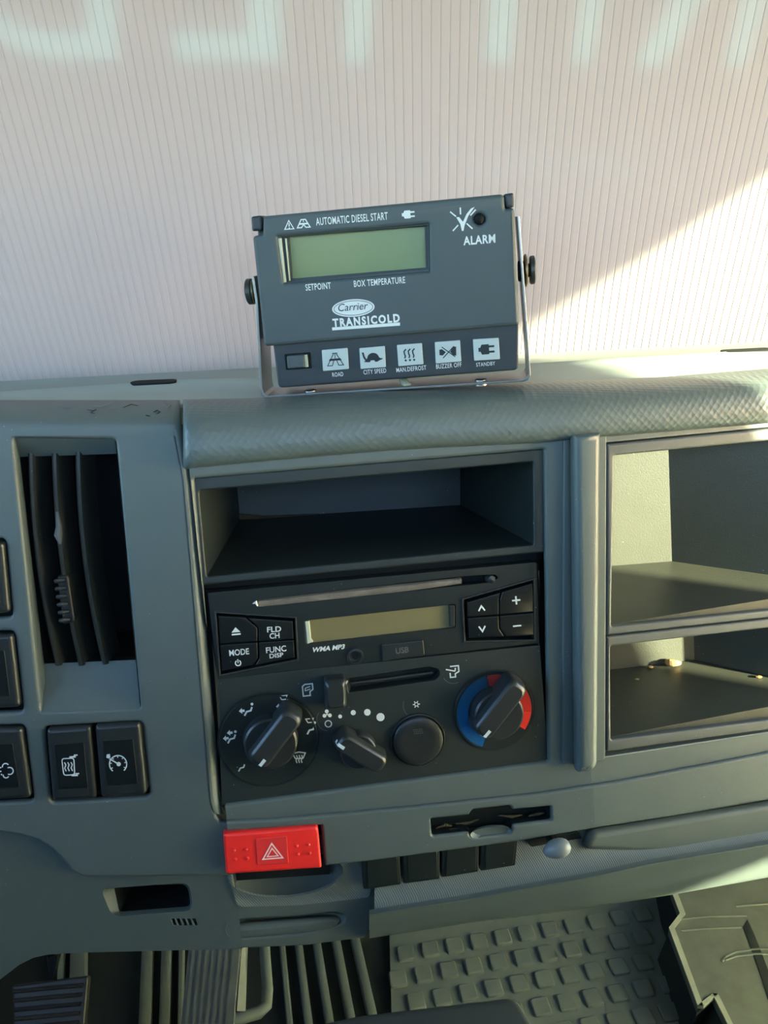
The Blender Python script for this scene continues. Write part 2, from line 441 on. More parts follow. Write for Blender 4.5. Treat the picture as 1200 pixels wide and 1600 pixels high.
# printed back skin: colour everywhere except the letters, which let the daylight through
def L(px): return [PS.loc(x, y, -.004) for x, y in px]
letters = [
    # mirrored D
    [(128, -150), (178, -150), (187, 92), (90, 92), (45, 84), (8, 66), (-30, 30), (-30, -10), (0, 18), (30, 38), (80, 47), (140, 47)],
    # mirrored L
    [(385, -150), (437, -150), (440, 96), (272, 92), (268, 48), (388, 50)],
    [(545, -150), (592, -150), (575, 97), (537, 97)],
    [(772, -150), (822, -150), (795, 99), (757, 97)],
    # mirrored R
    [(925, -150), (968, -150), (922, 100), (890, 99)],
    [(1085, -60), (1135, -60), (1030, 104), (984, 100)],
    [(1200, -150), (1245, -150), (1160, 104), (1126, 102)],
]
def smallglyph(x, y, kind, h=44, w=30, k=9):
    y0, y1 = y, y+h
    if kind == 'b': return [[(x, y0-34), (x+k, y0-34), (x+k, y0+6), (x+w, y0+6), (x+w, y1), (x, y1)]]
    if kind == 'n': return [[(x, y0+4), (x+w, y0+4), (x+w, y1), (x+w-k, y1), (x+w-k, y0+14), (x+k, y0+14), (x+k, y1), (x, y1)]]
    if kind == 'i': return [[(x, y0), (x+k, y0), (x+k, y1), (x, y1)]]
    if kind == 'u': return [[(x, y0+4), (x+k, y0+4), (x+k, y1-10), (x+w-k, y1-10), (x+w-k, y0+4), (x+w, y0+4), (x+w, y1), (x, y1)]]
    if kind == 'T': return [[(x, y0-8), (x+w, y0-8), (x+w, y0+2), (x+w/2+k/2, y0+2), (x+w/2+k/2, y1), (x+w/2-k/2, y1), (x+w/2-k/2, y0+2), (x, y0+2)]]
xx = 377; 
small = []
for ch, dx in (('b', 46), ('n', 38), ('i', 18), ('T', 40), ('n', 40), ('u', 44), ('i', 22), ('n', 60), ('T', 42), ('i', 22), ('u', 40), ('n', 40), ('n', 60), ('i', 22), ('n', 44), ('u', 40)):
    small += smallglyph(xx, 232, ch); xx += dx
loops = [[(-.69, -.02), (.86, -.02), (.86, H_), (-.69, H_)]] + [L(p) for p in letters] + [L(p) for p in small]
nv, nf = curve_mesh(loops, .0004, 0.0)
link('printed_skin', [PS.w(a, b, z-.0045) for a, b, z in nv], nf, 'sheet_print', sheet, smooth=0, label='pink tinted print with mirrored pale letters')
for grp, nm_, mt_ in ((letters, 'letter', 'sheet_letter'), (small, 'faded_letter', 'sheet_faded')):
    for lp in grp:
        nv, nf = curve_mesh([L(lp)], .0004, 0.0)
        link(nm_, [PS.w(a, b, z-.0045) for a, b, z in nv], nf, mt_, sheet, smooth=0)

# ================================================================== dashboard
dash = thing('dashboard', 'grey moulded plastic truck dashboard with textured top pad and fascia', 'dashboard', PC.w(0, -.18, 0))
# deck under the windscreen
xs = [-400, -250, -120, -60, 0, 70, 140, 210, 280, 340, 402, 500, 620, 730, 840, 930, 1020, 1110, 1200, 1320, 1460, 1700]
r0 = [surf(x, lerp(TOPTAB, x)+4, -.026) + Vector((0, 0, -.004)) for x in xs]
rr = []
for x, p in zip(xs, r0):
    rg = zhit(x, lerp(RIDGETAB, x), ZD+.001); bs = zhit(x, lerp(BASETAB, x), ZD)
    d = (bs-rg)
    rr.append([p, p.lerp(rg, .5)+Vector((0, 0, .0006)), rg-d*.06+Vector((0, 0, -.0004)), rg+Vector((0, 0, .0012)), rg+d*.06+Vector((0, 0, .0002)), rg+d*.12+Vector((0, 0, -.0022)), bs+Vector((0, 0, -.003)), bs+d*.3+Vector((0, 0, -.004)), bs+d*.3+Vector((0, 0, -.05))])
rows = [[c[i] for c in rr] for i in range(9)]
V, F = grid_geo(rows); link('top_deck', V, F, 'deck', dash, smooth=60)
def slot(px0, px1, wid, name='defroster_slot', m='void'):
    a = zhit(*px0, ZD+.0016); b = zhit(*px1, ZD+.0016); d = (b-a); e = Vector((-d.y, d.x, 0)).normalized()*wid/2
    pts = []
    for k in range(9):
        t = math.pi/2 + math.pi*k/8; pts.append(a + d.normalized()*math.cos(t)*wid/2 + e*math.sin(t))
    for k in range(9):
        t = -math.pi/2 + math.pi*k/8; pts.append(b + d.normalized()*math.cos(t)*wid/2 + e*math.sin(t))
    V, F = loft_geo([[p+Vector((0, 0, .0006)) for p in pts], [p+Vector((0, 0, -.006)) for p in pts]])
    link(name, V, F, m, dash)
slot((216, 598), (264, 596), .011)
slot((1136, 549), (1196, 546), .009)
slot((219, 623), (228, 622.5), .004, name='deck_clip')
# padded roll over the centre and passenger side
PBOT = [(283, 731), (291, 733), (427, 720), (637, 702), (840, 693), (900, 687), (945, 683), (1200, 662), (1300, 653)]
prof = [(0, -.034), (0.0, -.030), (.05, -.019), (.11, -.010), (.18, -.003), (.27, .003), (.38, .006), (.52, .0075), (.7, .0085), (.84, .0085), (.93, .007), (.985, .0035), (1.0, -.002), (1.0, -.012)]
px_st = [286, 288, 292, 300, 330, 380, 440, 520, 600, 680, 760, 840, 890, 930, 970, 1030, 1100, 1180, 1320, 1460, 1700]
rows = []
for t, z in prof:
    row = []
    for i, x in enumerate(px_st):
        yt, yb = lerp(TOPTAB, x), lerp(PBOT, x); zz = z
        if x < 300: zz = z - (.006 if x == 286 else .0025 if x == 288 else .0007)
        row.append(surf(x, yt+(yb-yt)*t, zz))
    rows.append(row)
V, F = grid_geo(rows)
n = len(px_st); F.append(tuple(i*n for i in range(len(prof)))[::-1]); 
link('top_pad', V, F, 'pad', dash, smooth=70)
# rounded top of the left fascia
prof = [(0, -.034), (0, -.028), (8, -.018), (16, -.0098), (23, -.0050), (29, -.0021), (34, -.0006), (39, .0002), (44, .0003), (56, .0003)]
px_st = [-400, -120, -40, 30, 90, 150, 210, 255, 268, 275, 279, 281]
rows = []
for t, z in prof:
    row = []
    for x in px_st:
        zz = z - {268: .0004, 275: .0018, 279: .004, 281: .007}.get(x, 0); y = 625 + t
        row.append(PL.pt(x + (t*.084 if x > 250 else 0), y, zz))
    rows.append(row)
V, F = grid_geo(rows); link('fascia_cap', V, F, 'fascia', dash, smooth=70)
# fascia: left, centre, right faces, mitred along their folds
sw_holes = [R([(-70, 838), (8, 842), (19, 964), (-60, 970)], 8), R([(-70, 988), (22, 986), (36, 1112), (-60, 1117)], 8),
            R([(-70, 1136), (38, 1133), (52, 1252), (-60, 1258)], 8), R([(68, 1136), (222, 1127), (234, 1245), (78, 1255)], 9)]
vent_hole = R([(20, 684), (180, 686), (219, 1106), (64, 1112)], [8, 8, 4, 4])
fl_out = [(-400, 668), (268, 668), (272, 671), (278, 700), (288, 745), (310, 1000), (331, 1258), (338, 1276), (345, 1285), (420, 1290), (420, 1368), (130, 1372)] + \
         [(112, 1362), (98, 1345), (82, 1328), (60, 1314), (30, 1305), (0, 1301), (-400, 1296)]
haz_hole = R([(345, 1301), (500, 1289), (506, 1361), (350, 1371)], 7)
col_hole = R([(303, 748), (851, 702), (857, 1190), (346, 1259)], [3, 3, 3, 6])
card_hole = R([(673, 1280), (733, 1274), (738, 1266), (797, 1259), (802, 1266), (861, 1260), (862, 1282), (802, 1290), (798, 1303), (738, 1310), (732, 1301), (675, 1307)], [3, 1, 3, 3, 1, 3, 4, 2, 8, 8, 2, 4])
FCB = [(345, 1368), (502, 1354), (570, 1347), (810, 1315), (943, 1292), (1080, 1271), (1200, 1250), (1310, 1230)]
fc_out = [(255, 715), (980, 640), (980, 1288), (943, 1292), (810, 1315), (570, 1347), (507, 1353), (501, 1288.5), (344, 1300.5), (350, 1369), (280, 1374), (255, 1000)]
fr_hole = R([(946, 690), (1400, 645), (1400, 1112), (946, 1182)], 3)
fr_out = [(870, 660), (1720, 572), (1720, 1152), (1200, 1250), (1080, 1271), (943, 1292), (870, 1305)]
fr_hole = [(946, 692), (1467, 643), (1467, 1103), (946, 1182)]
g = [solid_geo(PL, fl_out, [vent_hole, *sw_holes, [(x, y) for x, y in R([(345, 1301), (420, 1295), (420, 1366), (350, 1371)], 3)] ][:-1], z0=-.006, z1=0, bev=.0022, cut=cutL),
     solid_geo(PC, fc_out, [col_hole, card_hole], z0=-.006, z1=0, bev=.0022, cut=cutC),
     solid_geo(PR, fr_out, [fr_hole], z0=-.006, z1=0, bev=.0010, cut=cutR)]
V, F = join(g); fascia = link('fascia', V, F, 'fascia', dash, wn=True)
# soft rounded edge of the left fascia towards the centre stack
rows = []
for dx, z in ((-1, .0002), (2, 0), (5, -.0006), (8, -.0016), (11, -.0030), (14, -.0050), (15, -.009)):
    rows.append([PL.pt(x+dx, y, z) for x, y in ((273, 671), (278, 700), (287, 745), (298, 870), (309, 1000), (320, 1130), (330, 1250), (333, 1262), (337, 1272))])
V, F = grid_geo(rows); link('fascia_edge', V, F, 'fascia', dash, smooth=80)
# raised lower moulding of the fascia with its crease
cr = [(352, 1284), (430, 1281), (640, 1262), (840, 1241), (977, 1220), (1200, 1177), (1320, 1152), (1700, 1075)]
lo = [(1700, 1156), (1320, 1229), (1200, 1250.5), (1080, 1271.5), (943, 1292.5), (810, 1315.5), (570, 1347.5), (508, 1354), (503, 1290), (352, 1300)]
ca = [p for p in cr if p[0] <= 977] + [(990, 1217.5), (990, 1285)] + lo[4:]
cb = [(860, 1238.5)] + cr[4:] + lo[:4] + [(943, 1292.5), (860, 1307)]
V, F = join([solid_geo(PC, ca, [card_hole], z0=-.001, z1=.0028, bev=.0018, zref=.0028, cut=cutC), solid_geo(PR, cb, [], z0=-.001, z1=.0028, bev=.0018, zref=.0028, cut=cutR)])
link('lower_moulding', V, F, 'fascia', dash, wn=True)
# black plates added to keep switch openings and centre-stack gaps dark
for q, p in (([(-110, 820), (40, 820), (60, 1262), (-90, 1262)], PL), ([(62, 1128), (228, 1122), (242, 1250), (72, 1260)], PL),
             ([(335, 1292), (510, 1280), (515, 1366), (340, 1378)], PC), ([(842, 690), (885, 688), (890, 1200), (846, 1202)], PC),
             ([(286, 740), (312, 740), (350, 1264), (328, 1266)], PC), ([(300, 914), (862, 862), (862, 890), (318, 936)], PC)):
    solid('blackout_plate', p, q, 'void', dash, z0=-.016, z1=-.014, bev=0)
# card slot cavity
V, F = loft_geo([[PC.w(*PC.loc(x, y, .002), z) for x, y in card_hole] for z in (.0005, -.003, -.010)], False, True)
F = [f[::-1] for f in F]
cs = link('card_slot', V, F, 'black', dash, smooth=30)
V, F = [], []
for pp, rr_ in ((((681, 1294), (694, 1289), (706, 1290)), .0013), (((712, 1287), (732, 1286), (748, 1280)), .0010), (((778, 1274), (800, 1276), (816, 1273)), .0010), (((826, 1275), (840, 1272), (850, 1270)), .0012), (((684, 1302), (704, 1298), (722, 1295)), .0014)):
    V, F = tube_geo([PC.pt(x, y, -.004) for x, y in pp], [rr_*.4, rr_, rr_*.4], 6); link('debris', V, F, 'grime', cs)
g_ = ell(766, 1294, 31, 14, 24)
V, F = loft_geo([[PC.w(*PC.loc(x, y, 0), .0028) for x, y in ell(766, 1298, 33, 10, 24, rot=-.09)], [PC.w(*PC.loc(x, y, 0), .0005) for x, y in ell(767, 1296, 28, 7.5, 24, rot=-.09)]], False, True)
link('finger_scoop', V, [f[::-1] for f in F], 'fascia', cs, smooth=60)
# divider post between the two stacks
V, F = join([solid_geo(PR, R([(881, 684), (948, 678), (946, 1182), (944, 1188), (880, 1193)], 2), z0=-.004, z1=.0012, bev=.0008),
             solid_geo(PR, R([(899, 680), (941, 676), (936, 1196), (929, 1206), (905, 1211)], [0, 0, 6, 6, 4]), z0=0, z1=.011, bev=.0045)])
link('divider_post', V, F, 'fascia', dash, wn=True)
# lower panel: left of the seam
ll_out = [(-400, 1266), (80, 1270), (150, 1330), (420, 1330), (420, 1481), (372, 1483), (290, 1485), (120, 1489)] + [(75, 1492), (52, 1497), (30, 1508), (0, 1531), (-60, 1578), (-120, 1606), (-400, 1640)]
hole1 = R([(178, 1386), (293, 1381), (299, 1421), (187, 1428)], [6, 14, 14, 8])
hole1o = R([(158, 1389), (295, 1379.5), (301, 1423), (176, 1433)], [12, 14, 14, 14])
slits = [[(267+i*8.2, 1436), (272+i*8.2, 1435.6), (276+i*8.2, 1446), (271.5+i*8.2, 1446.4)] for i in range(5)]
lc_out = [(300, 1325), (620, 1300), (610, 1345), (592, 1428), (584, 1440), (571, 1466), (480, 1478), (372, 1483), (300, 1486)]
dish = ell(447, 1366, 92, 38, 36, rot=-.08)
grip = R([(352, 1452), (360, 1440), (380, 1437), (470, 1432), (520, 1426), (540, 1430), (538, 1442), (520, 1450), (470, 1459), (380, 1467), (360, 1465)], 8)
g = [solid_geo(PL, ll_out, [hole1o, *slits], z0=-.013, z1=-.008, bev=.0004, cut=(side((fLC[0], fLC[1]), PL.pt(60, 900), 0),)),
     solid_geo(PC, lc_out, [dish, grip], z0=-.013, z1=-.008, bev=.0016, cut=(side((fLC[0], fLC[1]), PC.pt(600, 1000), 0),))]
V, F = join(g); low = link('lower_panel', V, F, 'lower', dash, wn=True)
def bowl(name, pl, ring, depths, m, par, zf=-.0085, sm=60):
    cx = sum(p[0] for p in ring)/len(ring); cy = sum(p[1] for p in ring)/len(ring)
    lo2 = [pl.loc(x, y, zf) for x, y in ring]; ca_ = sum(p[0] for p in lo2)/len(lo2); cb_ = sum(p[1] for p in lo2)/len(lo2)
    rings = [[pl.w(ca_+(a-ca_)*k, cb_+(b-cb_)*k, zf-d) for a, b in lo2] for k, d in depths]
    V, F = loft_geo(rings, False, True); return link(name, V, [f[::-1] for f in F], m, par, smooth=sm)
bowl('coin_dish', PC, dish, [(1.02, 0), (.95, .004), (.85, .009), (.7, .013), (.4, .0155), (.15, .016)], 'lower', dash)
bowl('grip_recess', PC, grip, [(1.02, 0), (.95, .003), (.85, .006), (.6, .009), (.3, .010)], 'lower', dash)
bowl('pocket', PL, hole1, [(1.01, 0), (.99, .012), (.98, .030)], 'void', dash, zf=-.0130)
V, F = loft_geo([[PL.pt(x, y, -.0081) for x, y in hole1o], [PL.pt(x, y, -.0090).lerp(PL.pt(u_, v_, -.0125), .5) for (x, y), (u_, v_) in zip(hole1o, hole1)], [PL.pt(x, y, -.0130) for x, y in hole1]], False, False)
link('pocket_rim', V, [f[::-1] for f in F], 'lower', dash, smooth=60)
for s_ in slits: bowl('slit', PL, s_, [(1.05, 0), (1.0, .006)], 'void', dash)
# collar framing the dish: a step in the panel
V, F = solid_geo(PC, R([(364, 1372), (372, 1415), (470, 1412), (575, 1400), (588, 1330), (360, 1345)], [0, 10, 4, 4, 0, 0]), [dish], z0=-.009, z1=-.0068, bev=.001, zref=-.0068)
link('dish_surround', V, F, 'band', dash, wn=True)
solid('grip_bar', PC, R([(366, 1449), (520, 1437), (536, 1440), (520, 1458), (372, 1470)], [8, 5, 8, 8, 8]), 'lower', dash, z0=-.015, z1=-.0085, bev=.003)
# lower panel: right of the seam, a band, a rounded lip
ATAB = [(578, 1346), (810, 1315), (943, 1292), (1080, 1271), (1200, 1250), (1310, 1230)]
BTAB = [(578, 1431), (585, 1429), (755, 1402.5), (840, 1386), (920, 1373), (1012, 1352), (1200, 1321), (1310, 1300)]
CTAB = [(567, 1468), (730, 1442), (880, 1424), (1040, 1400), (1200, 1371), (1310, 1350)]
def sweep(name, m, spec, stations, par=dash, sm=60):
    rows = [[surf(x, f(x), z) for x in stations] for f, z in spec]
    V, F = grid_geo(rows); return link(name, V, F, m, par, smooth=sm)
A_ = lambda x: lerp(ATAB, x); B_ = lambda x: lerp(BTAB, x); C_ = lambda x: lerp(CTAB, x)
st = [585, 640, 700, 755, 810, 860, 900, 935, 965, 1010, 1060, 1120, 1200, 1310, 1440, 1680]
sweep('textured_band', 'band', [(lambda x: A_(x)-40, -.012), (lambda x: A_(x), -.0105), (lambda x: A_(x)*.5+B_(x)*.5, -.004), (lambda x: A_(x)*.22+B_(x)*.78, .0005), (lambda x: B_(x)-9, .0035)], st)
st2 = [577, 580, 586] + st[1:]
sweep('lower_lip', 'lower', [(lambda x: B_(x)-9, .0033), (lambda x: B_(x)-4, .0052), (lambda x: B_(x)-1.5, .0066), (lambda x: B_(x)+1, .0066), (lambda x: B_(x)+4, .0056), (lambda x: B_(x)*.5+C_(x)*.5, .0035), (lambda x: C_(x)-3, .001), (lambda x: C_(x), -.002), (lambda x: C_(x)-4, -.012), (lambda x: C_(x)-10, -.04)], st2)
# passenger side pull pocket
V, F = solid_geo(PR, R([(926, 1302), (1200, 1258), (1320, 1238), (1320, 1302), (1200, 1322), (1040, 1334), (912, 1330)], [10, 0, 0, 0, 20, 20, 12]), z0=-.010, z1=-.001, bev=.006, zref=-.001)
link('pull_pocket', V, F, 'lower', dash, wn=True)
solid('pull_pocket_shadow_gap', PC, R([(818, 1312), (905, 1299), (915, 1325), (860, 1330), (838, 1330)], 4), 'black', dash, z0=-.012, z1=-.0085, bev=.0005).name = 'knob_recess_shade'  # black plate painting the shade of the recess behind the knob

# ================================================================== centre stack
# ---- storage cubby
cub = thing('storage_cubby', 'empty black open cubby tray above the radio in the centre stack', 'storage tray', PC.pt(570, 905, -.004))
c_in = [(311, 767), (833, 722), (834, 851), (323, 901)]
solid('bezel', PC, R([(301, 746), (852, 701), (853, 863), (315, 915)], 3), 'module', cub, holes=[R(c_in, 4)], z0=-.010, z1=-.003, bev=.0012)
ring0 = [PC.w(*PC.loc(x, y, -.003), -.006) for x, y in c_in]
ring1 = [PC.pt(x, y, -.145) for x, y in ((368, 735), (719, 708), (719, 789), (375, 811))]
nm = ['ceiling_wall', 'side_wall', 'tray_floor', 'side_wall']
for i in range(4):
    j = (i+1) % 4
    link(nm[i], [ring0[i], ring0[j], ring1[j], ring1[i]], [(3, 2, 1, 0)], 'module', cub, smooth=0)
link('back_wall', ring1, [(3, 2, 1, 0)], 'module', cub, smooth=0)
V, F = tube_geo([ring1[3].lerp(ring1[0], .02), ring1[3].lerp(ring1[2], .10) + PC.n*.002, ring1[3].lerp(ring1[2], .35)+PC.n*.001], [.004, .0018, .0006], 6)
link('dust_line', V, F, 'grime', cub)

# ---- radio
ZR = -.002
rad_o = thing('car_radio', 'black single-slot car stereo with disc slot and amber display', 'radio', PC.pt(590, 1040, ZR))
def q(*a): return [(300+x/2.069, 860+y/2.069) for x, y in a]
lcd_out = q((362, 228), (852, 174), (853, 250), (370, 304))
lb = q((78, 203), (332, 220), (340, 352), (92, 402)); rb = q((878, 160), (1104, 96), (1107, 288), (884, 293))
slot_px = q((205, 163), (300, 150), (880, 84), (980, 78), (990, 90), (960, 104), (300, 176), (212, 184))
body = solid('faceplate', PC, R(q((50, 138), (1114, 38), (1122, 300), (84, 418)), 3), 'black', rad_o, holes=[R(lcd_out, 3), R(lb, 2), R(rb, 2), R(slot_px, 3)], z0=-.010, z1=ZR, bev=.0003)
solid('chassis', PC, q((40, 130), (1120, 40), (1124, 300), (84, 418)), 'void', rad_o, z0=-.040, z1=-.0095, bev=0)
solid('display', PC, q((366, 226), (850, 174), (850, 250), (370, 302)), 'lcd_amber', rad_o, z0=-.008, z1=-.0046, bev=.0002)
solid('display_edge', PC, R(q((364, 230), (380, 228), (386, 288), (394, 296), (372, 304)), 2), 'clear_edge', rad_o, z0=-.008, z1=-.0022, bev=.0006)
solid('display_edge', PC, R(q((832, 178), (850, 176), (851, 246), (834, 247)), 2), 'switch', rad_o, z0=-.008, z1=-.0022, bev=.0006)
V, F = tube_geo([PC.pt(x, y, -.0048) for x, y in q((215, 172), (400, 152), (640, 126), (870, 98))], [.0026, .0028, .0028, .002], 8)
link('slot_felt', V, F, 'felt', rad_o, label='fuzzy brown dust strip in the disc slot')
V, F = lathe_geo(PC, q((966, 92))[0], -.003, [(.0001, -.0005), (.0022, -.001), (.0032, -.003), (.0034, -.006)][::-1], 14); link('slot_end', V, F, 'switch', rad_o)
V, F = tube_geo([PC.pt(x, y, -.0025) for x, y in q((196, 172), (206, 166), (212, 180))], [.0006, .0012, .0006], 6); link('chip', V, F, 'ink', rad_o, label='bare pale chipped corner of the disc slot')
def btn(pts, name='button'): return solid(name, PC, R(q(*pts), 1.2), 'gloss_black', rad_o, z0=-.008, z1=ZR+.0006, bev=.0006)
b1 = btn([(84, 212), (172, 217), (211, 251), (211, 294), (91, 303)])
b2 = btn([(182, 219), (325, 229), (329, 287), (215, 295), (215, 250)])
b3 = btn([(91, 307), (211, 298), (213, 348), (198, 371), (97, 391)])
b4 = btn([(216, 298), (329, 290), (333, 347), (205, 372), (218, 350)])
b5 = btn([(890, 168), (998, 137), (992, 158), (992, 208), (891, 216)])
b6 = btn([(1004, 135), (1101, 106), (1104, 199), (996, 208), (996, 160)])
b7 = btn([(891, 220), (992, 212), (993, 254), (1010, 279), (895, 284)])
b8 = btn([(996, 212), (1104, 203), (1105, 274), (1016, 279), (997, 254)])
V, F = [], []
for lp in (lb, rb):   # thin raised rims round the two key groups
    solid('key_rim', PC, off(lp, 2.6), 'switch', rad_o, holes=[lp], z0=-.003, z1=ZR+.0010, bev=.0003)
zb = ZR+.0006
Icon((368.5, 986), 1, -.1).fill([(-7, 2), (0, -6), (7, 2)]).fill([(-7, 4), (7, 4), (7, 6.4), (-7, 6.4)]).make(PC, 'ink', b1, zb)
text('FLD', PC, (417.5, 988), (439.5, 986.5), 8.5, 'ink', b2, zb, .014); text('CH', PC, (421.5, 998), (437, 996.6), 8.5, 'ink', b2, zb, .014)
text('MODE', PC, (358.5, 1025), (389.5, 1021.8), 9.5, 'ink', b3, zb, .014)
Icon((372, 1036), 1, -.1).ring(0, 0, 4.2, 1.6, -60, 240, 18).line([(0, -6), (0, 0)], 1.6).make(PC, 'ink', b3, zb)
text('FUNC', PC, (416, 1020.5), (447.5, 1017), 9, 'ink', b4, zb, .014); text('DISP', PC, (421.5, 1028.5), (443, 1026), 6.8, 'ink', b4, zb, .014)
Icon((752.5, 951), 1, -.1).line([(-5, 3.5), (0, -4), (5, 3.5)], 2.4).make(PC, 'ink', b5, zb)
Icon((806.5, 938), 1, -.1).line([(-6.5, 0), (6.5, 0)], 2.6).line([(0, -6.5), (0, 6.5)], 2.6).make(PC, 'ink', b6, zb)
Icon((753.5, 982.5), 1, -.1).line([(-5, -4), (0, 4), (5, -4)], 2.4).make(PC, 'ink', b7, zb)
Icon((808, 978), 1, -.1).line([(-6.5, 0), (6.5, 0)], 2.4).make(PC, 'ink', b8, zb)
text('WMA MP3', PC, (487, 1019), (538, 1013.5), 7, 'ink', body, ZR, .035, .28)
V, F = lathe_geo(PC, (555, 1025), ZR, [(.0052, ZR), (.0050, ZR+.0012), (.0038, ZR+.0014), (.0034, ZR+.0004), (.0022, ZR+.0003), (.0020, ZR-.004)], 28); link('aux_jack', V, F, 'switch', rad_o, smooth=40)
V, F = lathe_geo(PC, (555, 1025), ZR, [(.0021, ZR+.0004), (.0001, ZR+.0004)], 18); link('jack_hole', V, F, 'void', rad_o, smooth=0)
usb = solid('usb_cover', PC, R(q((614, 304), (748, 290), (753, 338), (616, 361)), 2), 'switch', rad_o, z0=ZR-.002, z1=ZR+.0012, bev=.0007)
text('USB', PC, (618.5, 1021.5), (639, 1019), 9, 'ink_grey', usb, ZR+.0012, .012)

# ---- climate control panel
ZH = -.0025
hv = thing('climate_panel', 'black heater and air conditioning control panel with three rotary knobs', 'control panel', PC.pt(600, 1225, ZH))
p2 = lambda x, y: (500+x/3.3333, 1020+y/3.3333)
sl_px = R([(541, 1061), (612, 1051), (672, 1042), (686, 1046), (688, 1056), (680, 1063), (545, 1082)], [2, 0, 6, 6, 6, 4, 2])
hvp = solid('panel', PC, R([(341, 1060), (844, 1008), (857, 1189), (346, 1259)], 2), 'module', hv, holes=[sl_px], z0=-.010, z1=ZH, bev=.0006)
bowl('slider_slot', PC, sl_px, [(1.02, 0), (.97, .003), (.95, .008)], 'black', hv, zf=ZH-.0001, sm=30)
V, F = tube_geo([PC.pt(x, y, ZH-.004) for x, y in ((548, 1068), (610, 1060), (676, 1051))], .0011, 6); link('slider_rail', V, F, 'switch', hv)
def dial(c, r, zt=.0016):
    V, F = lathe_geo(PC, c, ZH, [(r+.0012, ZH+.0002), (r, ZH+.0002), (r-.0006, ZH+zt), (r-.004, ZH+zt-.0003), (.0001, ZH+zt-.0003)], 56)
    return link('dial_plate', V, F, 'black', hv, smooth=25)
d1 = dial((420, 1155), .0300); d2 = dial((771.5, 1110), .0262)
zd = ZH+.0014
def knob(c_base, e0, e1, wd, hgt, br, name='rotary_knob'):
    """round base with a tall grip bar; e0 pointer end, e1 other end (pixels at the top of the bar)"""
    zt = ZH+hgt
    V, F = lathe_geo(PC, c_base, ZH, [(br*1.02, ZH+.001), (br, ZH+.003), (br*.97, ZH+hgt*.50), (br*.90, ZH+hgt*.56), (.0001, ZH+hgt*.56)], 40)
    k = link(name, V, F, 'knob', hv, smooth=35)
    A = Vector(PC.loc(*e0, zt)); B = Vector(PC.loc(*e1, zt)); d = (B-A).normalized(); n_ = Vector((-d.y, d.x)); Lh = (B-A).length/2; C0 = (A+B)/2
    def sec(l0, l1, w_, r_):
        pts = []
        for sx, sy, s0 in ((1, 1, 0), (-1, 1, 90), (-1, -1, 180), (1, -1, 270)):
            for t in range(5):
                an = rad(s0+90*t/4); L_ = l1 if sx > 0 else l0
                pts.append(C0 + d*(sx*(L_-r_)+r_*math.cos(an)) + n_*(sy*(w_-r_)+r_*math.sin(an)))
        return pts
    rr_ = wd*.32
    rings = [(sec(Lh*1.06, Lh*1.06, wd*.56, rr_), ZH+.002), (sec(Lh*1.05, Lh*1.04, wd*.54, rr_), ZH+hgt*.55), (sec(Lh*1.0, Lh*1.0, wd*.5, rr_), ZH+hgt*.86), (sec(Lh*.96, Lh*.94, wd*.45, rr_), ZH+hgt*.96), (sec(Lh*.88, Lh*.86, wd*.36, rr_*.8), ZH+hgt)]
    V, F = loft_geo([[PC.w(p.x, p.y, z) for p in rg] for rg, z in rings], True, True)
    g_ = link('grip_bar', V, F, 'knob', k, smooth=50)
    # white pointer mark at the pointer end, running over the nose
    nose = [C0 - d*(Lh*.70), C0 - d*(Lh*.955), C0 - d*(Lh*1.03)]; zz = [zt+.0002, ZH+hgt*.97, ZH+hgt*.72]
    off = n_*(-wd*.16); hw = n_*.0010
    bx = []
    for p, z in zip(nose, zz): bx.append([PC.w(p.x+off.x+hw.x, p.y+off.y+hw.y, z+.0003), PC.w(p.x+off.x-hw.x, p.y+off.y-hw.y, z+.0003), PC.w(p.x+off.x-hw.x, p.y+off.y-hw.y, z-.001), PC.w(p.x+off.x+hw.x, p.y+off.y+hw.y, z-.001)])
    V, F = loft_geo(bx); link('pointer_mark', V, F, 'ink', k, smooth=0)
    return k
knob((423, 1153), (400, 1196), (461, 1117), .0135, .0165, .0165)
knob((774, 1110), (752, 1151), (815, 1070), .0135, .0165, .0165)
knob((558, 1167), (530, 1159), (600, 1201), .0120, .0150, .0115)
# temperature ring, printed in dots between blue and red
def arcband(c, r0, r1, a0, a1, z, m, par, name='colour_band', n=24):
    a, b = PC.loc(*c, ZH); rows = [[PC.w(a+r*math.cos(rad(t)), b+r*math.sin(rad(t)), z) for t in [a0+(a1-a0)*k/n for k in range(n+1)]] for r in (r0, r1)]
    V, F = grid_geo(rows); return link(name, V, F, m, par, smooth=0)
def arcdots(c, r0, r1, a0, a1, z, m, par, f0, f1, name='colour_dots'):
    a, b = PC.loc(*c, ZH); V, F = [], []
    nr = 9; dr = (r1-r0)/nr
    for i in range(nr):
        r = r0+(i+.5)*dr; na = int(abs(rad(a1-a0))*r/dr)
        for k in range(na):
            t = (k+(.5 if i % 2 else 0))/na; an = rad(a0+(a1-a0)*t); s_ = dr*(f0+(f1-f0)*t)/2; o = len(V)
            cx, cy = a+r*math.cos(an), b+r*math.sin(an)
            V += [PC.w(cx+s_*dx, cy+s_*dy, z) for dx, dy in ((1, 0), (.5, .87), (-.5, .87), (-1, 0), (-.5, -.87), (.5, -.87))]; F.append(tuple(range(o, o+6)))
    return link(name, V, F, m, par, smooth=0, kind='stuff')
cT = (771.5, 1110)
arcband(cT, .0172, .0245, 200, 248, zd+.0002, 'blue_ink', d2); arcdots(cT, .0172, .0245, 199, 100, zd+.0002, 'blue_ink', d2, 1.12, .72)
arcband(cT, .0172, .0245, -38, -8, zd+.0002, 'red_ink', d2); arcdots(cT, .0172, .0245, -7, 99, zd+.0002, 'red_ink', d2, 1.05, .62)
